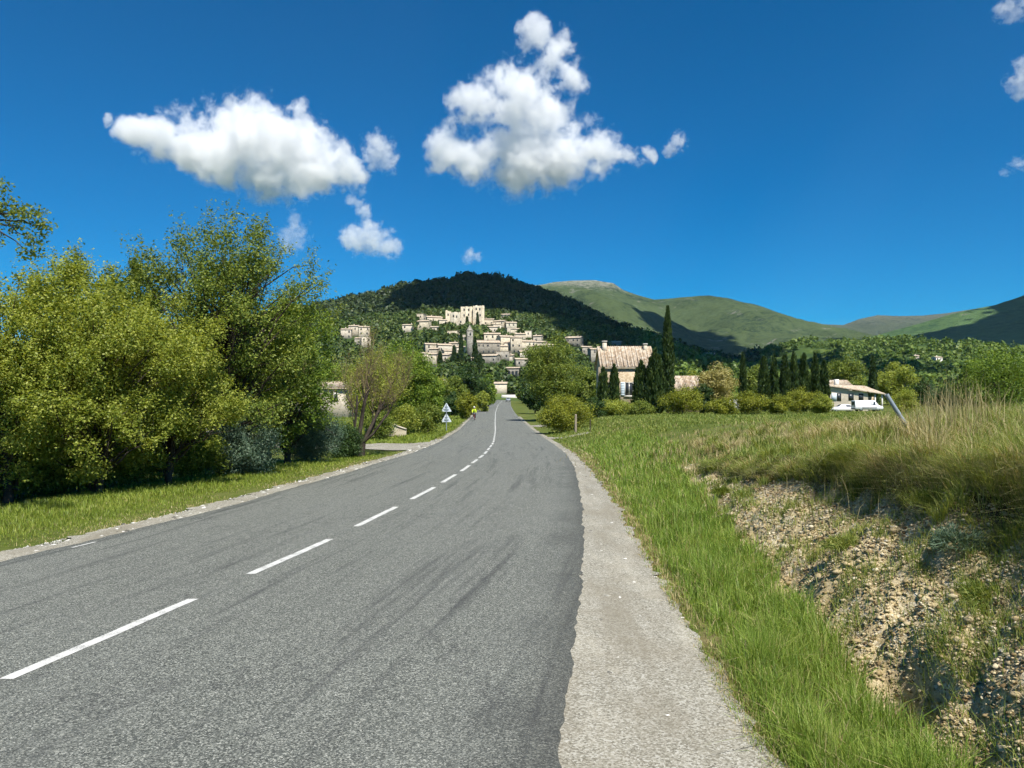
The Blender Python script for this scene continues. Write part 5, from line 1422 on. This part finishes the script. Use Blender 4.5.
# ------------------------------------------------------------------ sign, posts
def warning_sign():
    Y = 70.0; X = (446.5 - 512) / F * Y; zg = float(T(X, Y)); s = Y / F
    root = empty('road_sign', (X, Y, zg), 'two stacked triangular road signs on one pole seen from the back', 'road sign', rz=.12)
    zt = P(446, 403, Y)[2] - zg
    mb = MB(); mb.tube([(0, 0, -.3), (0, 0, zt - .1)], [.04, .04], 10); mb.build('pole', M['galv'], root)
    for top in (zt, zt - .95):
        sd = .92; hgt = sd * .87
        pts = []
        for cx, cz, a0 in ((sd / 2 - .05, top - hgt + .05, -90), (0, top - .06, 30), (-sd / 2 + .05, top - hgt + .05, 150)):
            pts += [(cx + .05 * math.cos(R(a0 + q)), cz + .05 * math.sin(R(a0 + q))) for q in (0, 40, 80, 120)]
        mb = MB(); mb.prism(pts, .05, .075); pn = mb.build('sign_panel', M['sign_back'], root)
        mb = MB(); mb.box((0, .0, top - hgt + .22), (.4, .05, .05)); mb.box((0, .0, top - hgt + .45), (.25, .05, .05)); mb.build('bracket', M['galv'], pn)
warning_sign()

def leaning_post():
    Y = 12.6; a = np.array(P(904, 422, Y)); b = np.array(P(886.5, 394.5, Y))
    g = float(T(a[0], a[1])); dirv = (b - a) / np.linalg.norm(b - a)
    base = a - dirv * .35
    root = empty('leaning_post', tuple(base), 'grey metal pipe leaning left out of the grass on the bank', 'post')
    mb = MB(); L_ = np.linalg.norm(b - base)
    r = .034; pts = [np.zeros(3), dirv * L_]
    th = 12
    mb.tube(pts, [r, r], 14, False); mb.tube([dirv * L_, dirv * (L_ - .3)], [r * .86, r * .86], 14, False)
    mb.build('pipe', M['galv'], root, True)
    mb = MB(); mb.tube([dirv * (L_ - .03), dirv * (L_ + .004)], [r * 1.07, r * 1.07], 14, False); mb.build('rim', M['galv'], root, True)
leaning_post()

def post(name, label, x, Y, yt, r, mat):
    X = (x - 512) / F * Y; zg = float(T(X, Y)); h = P(x, yt, Y)[2] - zg
    root = empty(name, (X, Y, zg), label, 'post')
    mb = MB(); mb.tube([(0, 0, -.3), (.01, 0, h * .5), (0.02, 0, h)], [r * 1.05, r, r * .95], 8); mb.build('shaft', M[mat], root, True)
    mb = MB(); mb.lathe([(r * .95, h), (r * .6, h + .05), (.005, h + .07)], 8, 'z', (.02, 0, 0)); mb.build('cap', M[mat], root)
post('marker_post', 'short pale wooden post in front of the large rounded bush', 575.5, 60, 415, .09, 'wood')
post('fence_stake', 'thin dark stake in the grass right of the large rounded bush', 590, 58, 420, .045, 'bark')

# ------------------------------------------------------------------ cyclist
def skin_mesh(name, joints, edges, mat, parent, sub=2):
    me = bpy.data.meshes.new(name); me.from_pydata([j[:3] for j in joints], edges, []); me.update()
    me.materials.append(mat)
    ob = link(bpy.data.objects.new(name, me), parent)
    md = ob.modifiers.new('skin', 'SKIN'); md.use_smooth_shade = True
    for v, j in zip(me.skin_vertices[0].data, joints):
        r = j[3]; v.radius = (r, r) if not isinstance(r, tuple) else r
    me.skin_vertices[0].data[0].use_root = True
    s = ob.modifiers.new('sub', 'SUBSURF'); s.levels = 1; s.render_levels = sub
    return ob

def cyclist():
    Y = 103.0; X = (474.3 - 512) / F * Y; z = float(zr(Y)) + .015
    # bicycle heading towards the camera (-Y); local frame: forward = -Y
    root = empty('bicycle', (X, Y, z), 'touring bicycle with red frame ridden along the left road edge', 'bicycle')
    def wheel(y):
        mb = MB(); th = np.linspace(0, 2 * math.pi, 33)
        mb.tube(np.stack([0 * th, y + .33 * np.cos(th), .345 + .33 * np.sin(th)], 1), np.full(33, .018), 6, False); w = mb.build('wheel', M['rubber'], root, True)
        mb = MB(); mb.tube(np.stack([0 * th, y + .305 * np.cos(th), .345 + .305 * np.sin(th)], 1), np.full(33, .011), 5, False)
        for k in range(14):
            a = k * 2 * math.pi / 14; mb.tube([(.02 * (-1) ** k, y, .345), (0, y + .3 * math.cos(a), .345 + .3 * math.sin(a))], [.002, .002], 3, False)
        mb.tube([(-.05, y, .345), (.05, y, .345)], [.02, .02], 8); mb.build('rim', M['steel'], w)
    wheel(-.52); wheel(.52)
    mb = MB(); bb = (0, .08, .28); st = (0, .24, .82); hd = (0, -.36, .82); hd2 = (0, -.39, .70); rx = (0, .52, .345); fx = (0, -.52, .345)
    for a, b in ((bb, st), (bb, hd2), (st, hd), (hd, hd2)): mb.tube([a, b], [.017, .017], 8)
    for sx in (-.06, .06):
        mb.tube([(sx * .4, .08, .28), (sx, .52, .345)], [.009, .009], 6); mb.tube([(sx * .4, .23, .78), (sx, .52, .345)], [.008, .008], 6); mb.tube([(sx * .6, -.40, .68), (sx, -.52, .345)], [.012, .01], 6)
    mb.build('frame', M['bike_red'], root, True)
    mb = MB(); mb.tube([(0, -.36, .82), (0, -.40, .98)], [.015, .015], 8); mb.tube([(-.30, -.36, 1.0), (-.2, -.43, 1.0), (0, -.42, .99), (.2, -.43, 1.0), (.30, -.36, 1.0)], [.014] * 5, 8); mb.build('handlebar', M['steel'], root, True)
    mb = MB(); mb.tube([(0, .38, .97), (0, .25, .965), (0, .12, .955)], [.075, .055, .02], 8); mb.tube([(0, .24, .82), (0, .27, .94)], [.014, .014], 8); mb.build('saddle', M['rubber'], root, True)
    mb = MB(); mb.lathe([(.02, -.004), (.09, -.004), (.09, .004), (.02, .004)], 16, 'x', (.05, .08, .28))
    mb.tube([(.07, .08, .28), (.08, .0, .13)], [.012, .012], 6); mb.tube([(-.07, .08, .28), (-.08, .16, .43)], [.012, .012], 6)
    mb.box((.13, -.0, .125), (.10, .08, .02)); mb.box((-.13, .16, .435), (.10, .08, .02)); mb.build('crankset', M['steel'], root)
    # rider
    pr = empty('person', (X, Y, z), 'cyclist in yellow green jacket and dark trousers riding towards the camera on the left edge', 'person')
    J, E = [], []
    def j(x, y, zz, r, par=None):
        J.append((x, y, zz, r)); 
        if par is not None: E.append((par, len(J) - 1))
        return len(J) - 1
    pel = j(0, .27, 1.03, .13); w_ = j(0, .18, 1.2, .12, pel); ch = j(0, .04, 1.42, (.15, .12), w_); nb = j(0, -.02, 1.53, .06, ch)
    nk = j(0, -.05, 1.60, .055, nb); hl = j(0, -.08, 1.69, .085, nk); hm = j(0, -.08, 1.76, .09, hl); ht = j(0, -.07, 1.84, .065, hm)
    ns = j(0, -.165, 1.74, .016, hm); chn = j(0, -.15, 1.67, .03, hl)
    for s in (-1, 1):
        sh = j(s * .17, .02, 1.48, .058, ch); el = j(s * .25, -.14, 1.24, .043, sh); wr = j(s * .245, -.33, 1.06, .03, el); hn = j(s * .24, -.39, 1.025, .034, wr)
        for q in range(4):
            f1 = j(s * (.205 + q * .022), -.43, 1.03, .0095, hn); j(s * (.205 + q * .022), -.435, .985, .008, f1)
        j(s * .205, -.385, .995, .010, hn)
        pz, py = (.14, .0) if s > 0 else (.45, .16)
        hp = j(s * .09, .25, 1.0, .095, pel); kn = j(s * .11, -.06 if s < 0 else .0, .80 if s < 0 else .62, .065, hp); an = j(s * .12, py + .07, pz + .11, .04, kn)
        j(s * .125, py - .06, pz + .035, .036, an); 
    skin_mesh('body', J, E, M['skin'], pr)
    # clothes follow the same skeleton a little wider
    def sub(ids, grow, nm, mat):
        mp = {a: i for i, a in enumerate(ids)}
        jj = []
        for a in ids:
            r = J[a][3]; jj.append((*J[a][:3], (r[0] + grow, r[1] + grow) if isinstance(r, tuple) else r + grow))
        skin_mesh(nm, jj, [(mp[a], mp[b]) for a, b in E if a in mp and b in mp], mat, pr)
    arms = [i for i, q in enumerate(J) if abs(q[0]) > .16 and q[2] > 1.05 and q[3] not in (.0095, .008, .010)]
    sub([pel, w_, ch, nb] + arms, .022, 'jacket', M['hivis'])
    legs = [i for i, q in enumerate(J) if q[2] < 1.01 and q[3] in (.095, .065, .04)]
    sub([pel] + legs, .018, 'trousers', M['cloth_dark'])
    feet = [i for i, q in enumerate(J) if q[3] == .036]
    for f in feet:
        a = J[f]; mb = MB(); mb.box((a[0], a[1] + .03, a[2]), (.09, .26, .085), 0, 0, .8); mb.build('shoe', M['rubber'], pr)
    mb = MB(); mb.lathe([(.115, 1.77), (.125, 1.80), (.115, 1.86), (.08, 1.905), (.01, 1.925)], 14, 'z', (0, -.07, 0)); mb.build('helmet', M['helmet'], pr, True)
    for s in (-1, 1):
        mb = MB(); mb.lathe([(.001, -.012), (.011, -.006), (.011, .004), (.001, .01)], 8, 'y', (s * .032, -.168, 1.765)); mb.build('eye', M['cloth_dark'], pr)
    mb = MB(); mb.box((0, -.165, 1.695), (.045, .012, .01)); mb.build('mouth', plain('lips', (.35, .15, .13)), pr)
cyclist()

# ------------------------------------------------------------------ clouds
def ico(sub=2):
    import bmesh
    bm = bmesh.new(); bmesh.ops.create_icosphere(bm, subdivisions=sub, radius=1)
    bm.verts.ensure_lookup_table(); v = np.array([q.co[:] for q in bm.verts]); f = np.array([[q.index for q in p.verts] for p in bm.faces]); bm.free(); return v, f
ICO = ico(3)

def cloud_material(name, blobs, dens, nscale, erode, seed, warp):
    t = NT(name); p = t.objc()
    cur = None
    w1 = t.n('ShaderNodeTexNoise'); w1.inputs['Scale'].default_value = nscale * .9; w1.inputs['Detail'].default_value = 5; w1.inputs['Roughness'].default_value = .6; t.l(p, w1.inputs['Vector'])
    wm = t.n('ShaderNodeVectorMath', operation='MULTIPLY_ADD'); wm.inputs[1].default_value = (warp,) * 3; t.l(w1.outputs['Color'], wm.inputs[0])
    wo = t.n('ShaderNodeVectorMath', operation='SUBTRACT'); wo.inputs[1].default_value = (warp * .5,) * 3; t.l(p, wo.inputs[0]); t.l(wo.outputs[0], wm.inputs[2])
    q0 = p; p = wm.outputs[0]
    # ragged field: distance to each puff, pushed about by noise
    for (c, r) in blobs:
        d = t.n('ShaderNodeVectorMath', operation='DISTANCE'); d.inputs[1].default_value = c; t.l(p, d.inputs[0])
        m = t.math('MULTIPLY_ADD', d.outputs['Value'], -1.0 / r, 1.0)
        cur = m if cur is None else t.math('SMOOTH_MAX', cur, m, .3)
    mp = t.n('ShaderNodeMapping'); mp.inputs['Location'].default_value = (seed * 3.1, seed * 1.7, seed); t.l(q0, mp.inputs['Vector'])
    n = t.noise(mp.outputs['Vector'], nscale, 7, .62, .3)
    n2 = t.noise(mp.outputs['Vector'], nscale * 3.7, 6, .65, .5)
    n = t.math('ADD', t.math('MULTIPLY', n, .55), t.math('MULTIPLY', n2, .45))
    f = t.math('ADD', cur, t.math('MULTIPLY', t.math('SUBTRACT', n, .5), erode * 2.5))
    k = t.n('ShaderNodeMapRange'); k.interpolation_type = 'SMOOTHSTEP'
    k.inputs[1].default_value = .29; k.inputs[2].default_value = .70; k.inputs[3].default_value = 0; k.inputs[4].default_value = dens; t.l(f, k.inputs[0])
    v = t.n('ShaderNodeVolumePrincipled'); v.inputs['Color'].default_value = (1, 1, 1, 1); v.inputs['Anisotropy'].default_value = .0
    t.l(k.outputs[0], v.inputs['Density'])
    t.l(v.outputs[0], t.out.inputs['Volume'])
    t.m.volume_intersection_method = 'ACCURATE' if hasattr(t.m, 'volume_intersection_method') else None
    return t.m

CY = 4500.0
def cloud(label, puffs, dens=.02, erode=1.15, seed=0, Y=CY, cell=.42):
    rng = np.random.default_rng(seed + 400); s = Y / F
    cx = np.mean([p[0] for p in puffs]); cy = np.mean([p[1] for p in puffs])
    o = np.array(P(cx, cy, Y)); bl = []
    for (x, y, r) in puffs:
        p = np.array(P(x, y, Y)) - o; p[1] += rng.uniform(-.5, .5) * r * s
        bl.append((tuple(p), r * s * 1.3))
    R0 = np.mean([r for _, r in bl])
    mat = cloud_material('cloud vapour', bl, dens * 2500 / Y * 1.4, .85 / R0, erode, seed + 1, R0 * 1.7)
    V, Fc, n = [], [], 0
    for (c, r) in bl:
        V.append(ICO[0] * r * 1.15 + np.array(c)); Fc.append(ICO[1] + n); n += len(ICO[0])
    me_o = npmesh('cloud', np.concatenate(V), np.concatenate(Fc), mat)
    me_o.location = tuple(o)
    rm = me_o.modifiers.new('union', 'REMESH'); rm.mode = 'VOXEL'; rm.voxel_size = max(6.0, min(r for _, r in bl) * cell)
    setp(me_o, label, 'cloud', 'white clouds in the blue sky')
    return me_o
cloud('long white cloud on the upper left, flat and grey bellied', [(126, 131, 13), (142, 136, 18), (162, 140, 25), (190, 140, 33), (222, 136, 39), (256, 134, 42), (288, 146, 42), (316, 160, 34), (340, 170, 24), (358, 174, 13), (292, 178, 26), (262, 166, 28), (225, 158, 24), (110, 122, 8), (300, 112, 12)], seed=1)
cloud('tall white cloud above the village with ragged upper plume', [(538, 34, 17), (560, 42, 17), (545, 62, 22), (572, 78, 18), (500, 86, 22), (478, 108, 24), (520, 100, 34), (548, 112, 32), (448, 150, 24), (480, 152, 32), (520, 152, 38), (562, 152, 36), (598, 154, 26), (628, 156, 13), (646, 157, 9)], seed=2)
cloud('small cloud puff touching the right tip of the long cloud', [(380, 150, 17), (388, 158, 12), (372, 142, 10)], .012, 1.3, 3)
cloud('small curled cloud below the long cloud', [(372, 240, 17), (352, 238, 15), (390, 247, 14), (370, 225, 11), (364, 213, 10), (357, 202, 9)], .014, 1.3, 4)
cloud('faint wisp of cloud above the tallest tree', [(294, 236, 15), (296, 222, 12)], .006, 1.4, 5)
cloud('tiny cloud right of the tall cloud', [(677, 142, 10), (671, 149, 8)], .016, 1.2, 6)
cloud('tiny flat cloud just above the village hill', [(470, 255, 8), (477, 256, 6)], .012, 1.2, 7)
cloud('broken cloud in the upper right corner', [(1008, 6, 12), (1016, 14, 9), (1024, 2, 12)], .008, 1.3, 8)
cloud('white cloud cut by the right picture edge', [(1026, 68, 15), (1020, 80, 13), (1028, 92, 12)], .012, 1.3, 9)
cloud('thin scrap of cloud low at the right edge', [(1018, 163, 8), (1006, 171, 5), (1028, 162, 9)], .008, 1.3, 10)

# grey green cushions on the cut bank
def bank_bush(label, x, y, r, mt, seed, y0=3.5):
    X, Y, z = hit(x, y, y0, 40); rng = np.random.default_rng(seed)
    root = empty('bank_bush', (X, Y, z - .02), label, 'bush', 'low bushes on the cut bank')
    n = 2600; d = rng.normal(size=(n, 3)); d /= np.linalg.norm(d, axis=1)[:, None]; d[:, 2] = np.abs(d[:, 2])
    lob = 1 + .3 * np.sin(3 * np.arctan2(d[:, 1], d[:, 0]) + seed)
    c = d * (rng.uniform(.3, 1, n) ** .5 * lob)[:, None] * r * np.array([1, 1, .62])
    a = d + rng.normal(size=(n, 3)) * .45; a /= np.linalg.norm(a, axis=1)[:, None]; b = np.cross(a, rng.normal(size=(n, 3))); b /= np.linalg.norm(b, axis=1)[:, None]
    L_ = rng.uniform(.02, .05, n)[:, None]; v = np.stack([c + a * L_, c + b * .004, c - a * L_, c - b * .004], 1).reshape(-1, 3)
    npmesh('foliage', v, quadf(n), M[mt], root)
    mb = MB()
    for k in range(9):
        e_ = d[k] * r * np.array([.8, .8, .5]); mb.tube([(0, 0, -.05), tuple(e_ * .5 + rng.normal(size=3) * .02), tuple(e_)], [.006, .004, .002], 4, False)
    mb.build('stems', M['twig'], root)
bank_bush('grey green cushion bush high on the stony bank near the right edge', 958, 545, .26, 'leaf_blue', 3)
bank_bush('bright green leafy plant under the lip of the bank', 934, 497, .14, 'leaf_bright', 8)
bank_bush('green bushy tuft low on the bank at the right edge', 985, 600, .22, 'grass_field', 9)
bank_bush('small green plant on the rubble in the middle of the bank', 722, 493, .22, 'leaf_mid', 11)
bank_bush('olive tuft in the middle of the stony bank', 846, 548, .2, 'grass_field', 12)

# sun
AZ, EL = R(157), R(56)
sd = Vector((math.sin(AZ) * math.cos(EL), math.cos(AZ) * math.cos(EL), math.sin(EL)))
# cumulus overhead, out of the frame: their shade lies on the hill and the mountains
def high_cloud(target, h, parts, label, seed):
    rng = np.random.default_rng(seed); tg = np.array(target, float); k = (h - tg[2]) / sd.z
    c = tg + np.array(sd) * k
    V, Fc, n = [], [], 0
    for (dx, dy, rx, ry) in parts:
        v = ICO[0].copy(); nz = 1 + .28 * (fbm(v[:, 0] * 2.3 + dx, v[:, 1] * 2.3 + dy + v[:, 2], 4, seed) - .5)
        v = v * nz[:, None] * np.array([rx, ry, min(rx, ry) * .35]); V.append(v + np.array([dx, dy, 0])); Fc.append(ICO[1] + n); n += len(v)
    sm_v, sm_f = ico(1)
    for (dx, dy, rx, ry) in parts:
        for _ in range(70):
            a = rng.uniform(0, 2 * math.pi); q = 1 + abs(rng.normal()) * .16 - .05; r_ = rng.uniform(3, 13) * max(.35, 1.4 - (q - 1) * 4)
            v = sm_v * r_ * np.array([1.3, 1.3, .7]) + np.array([dx + rx * q * math.cos(a), dy + ry * q * math.sin(a), rng.normal() * 6]); V.append(v); Fc.append(sm_f + n); n += len(v)
    o = npmesh('cloud', np.concatenate(V), np.concatenate(Fc), M['cloud_solid'], smooth=True); o.location = tuple(c)
    setp(o, label, 'cloud', 'clouds overhead'); return o
M['cloud_solid'] = plain('cloud white', (.85, .85, .86), 1, 0, 0, .03, .01)
high_cloud((20, 880, 120), 1000, [(60, -130, 130, 90), (20, -198, 110, 50), (-70, -150, 60, 60), (120, -165, 110, 85), (200, -180, 110, 120), (-30, -60, 90, 120), (0, 0, 150, 190), (95, 40, 130, 170), (-70, 60, 90, 140), (190, 10, 110, 200), (120, -90, 100, 120), (200, 40, 95, 190), (150, 120, 110, 150)], 'thick white cloud overhead shading the hill above the village', 1)
high_cloud((125, 610, 50), 900, [(0, 0, 80, 125), (60, 60, 90, 120), (-30, 95, 70, 80), (110, -20, 80, 110)], 'small white cloud overhead shading the right flank of the village hill', 4)
high_cloud((570, 2480, 235), 1900, [(-20, 290, 120, 130), (70, 330, 80, 110), (-60, 50, 120, 210), (50, 0, 100, 270), (70, -260, 65, 190), (-40, -230, 85, 170)], 'white cloud overhead shading the valley of the big mountain', 2)
high_cloud((1250, 1900, 230), 1700, [(20, -60, 290, 360), (300, 0, 300, 400), (-200, 120, 190, 280), (480, 0, 340, 480), (430, 400, 240, 220)], 'white cloud overhead shading the wooded mountain', 3)

# the air: faint valley haze
def haze():
    mb = MB(); mb.box((800, 3030, 340), (8800, 6300, 760)); t = NT('haze air')
    v = t.n('ShaderNodeVolumePrincipled'); v.inputs['Color'].default_value = (.52, .80, 1, 1); v.inputs['Density'].default_value = .00003; v.inputs['Anisotropy'].default_value = .2
    t.l(v.outputs[0], t.out.inputs['Volume'])
    return setp(mb.build('haze', t.m), 'thin blue haze in the valley air', 'haze', kind='stuff')
haze()

# ------------------------------------------------------------------ light and camera
w = bpy.data.worlds.new('World'); scene.world = w; w.use_nodes = True
nt = w.node_tree; nt.nodes.clear()
sky = nt.nodes.new('ShaderNodeTexSky'); sky.sky_type = 'NISHITA'; sky.sun_disc = False
sky.sun_elevation = EL; sky.sun_rotation = AZ; sky.altitude = 1500; sky.air_density = 1.0; sky.dust_density = .0; sky.ozone_density = 5
hsv = nt.nodes.new('ShaderNodeHueSaturation'); hsv.inputs['Saturation'].default_value = 1.75; hsv.inputs['Hue'].default_value = .499
bg = nt.nodes.new('ShaderNodeBackground'); bg.inputs['Strength'].default_value = .066
ow = nt.nodes.new('ShaderNodeOutputWorld')
nt.links.new(sky.outputs[0], hsv.inputs['Color']); nt.links.new(hsv.outputs[0], bg.inputs[0]); nt.links.new(bg.outputs[0], ow.inputs[0])
L = bpy.data.lights.new('sun', 'SUN'); L.energy = 4.6; L.angle = R(.53); L.color = (1, .955, .88)
so = link(bpy.data.objects.new('sun', L)); so.rotation_euler = sd.to_track_quat('Z', 'Y').to_euler()

cam = bpy.data.cameras.new('camera'); cam.sensor_fit = 'HORIZONTAL'; cam.sensor_width = 36; cam.lens = 36 * F / 1024
cam.clip_start = .05; cam.clip_end = 30000
co = link(bpy.data.objects.new('camera', cam)); co.location = (0, 0, CAMZ); co.rotation_euler = (math.pi / 2 + PITCH, 0, 0)
scene.camera = co
scene.view_settings.view_transform = 'Standard'; scene.view_settings.look = 'None'; scene.view_settings.gamma = 1
scene.view_settings.exposure = .78
cy = scene.cycles
cy.use_denoising = True; cy.max_bounces = 8; cy.diffuse_bounces = 3; cy.glossy_bounces = 2; cy.transmission_bounces = 3; cy.transparent_max_bounces = 6
cy.volume_bounces = 8; cy.volume_step_rate = .5; cy.volume_max_steps = 256
cy.use_adaptive_sampling = True; cy.adaptive_threshold = .03
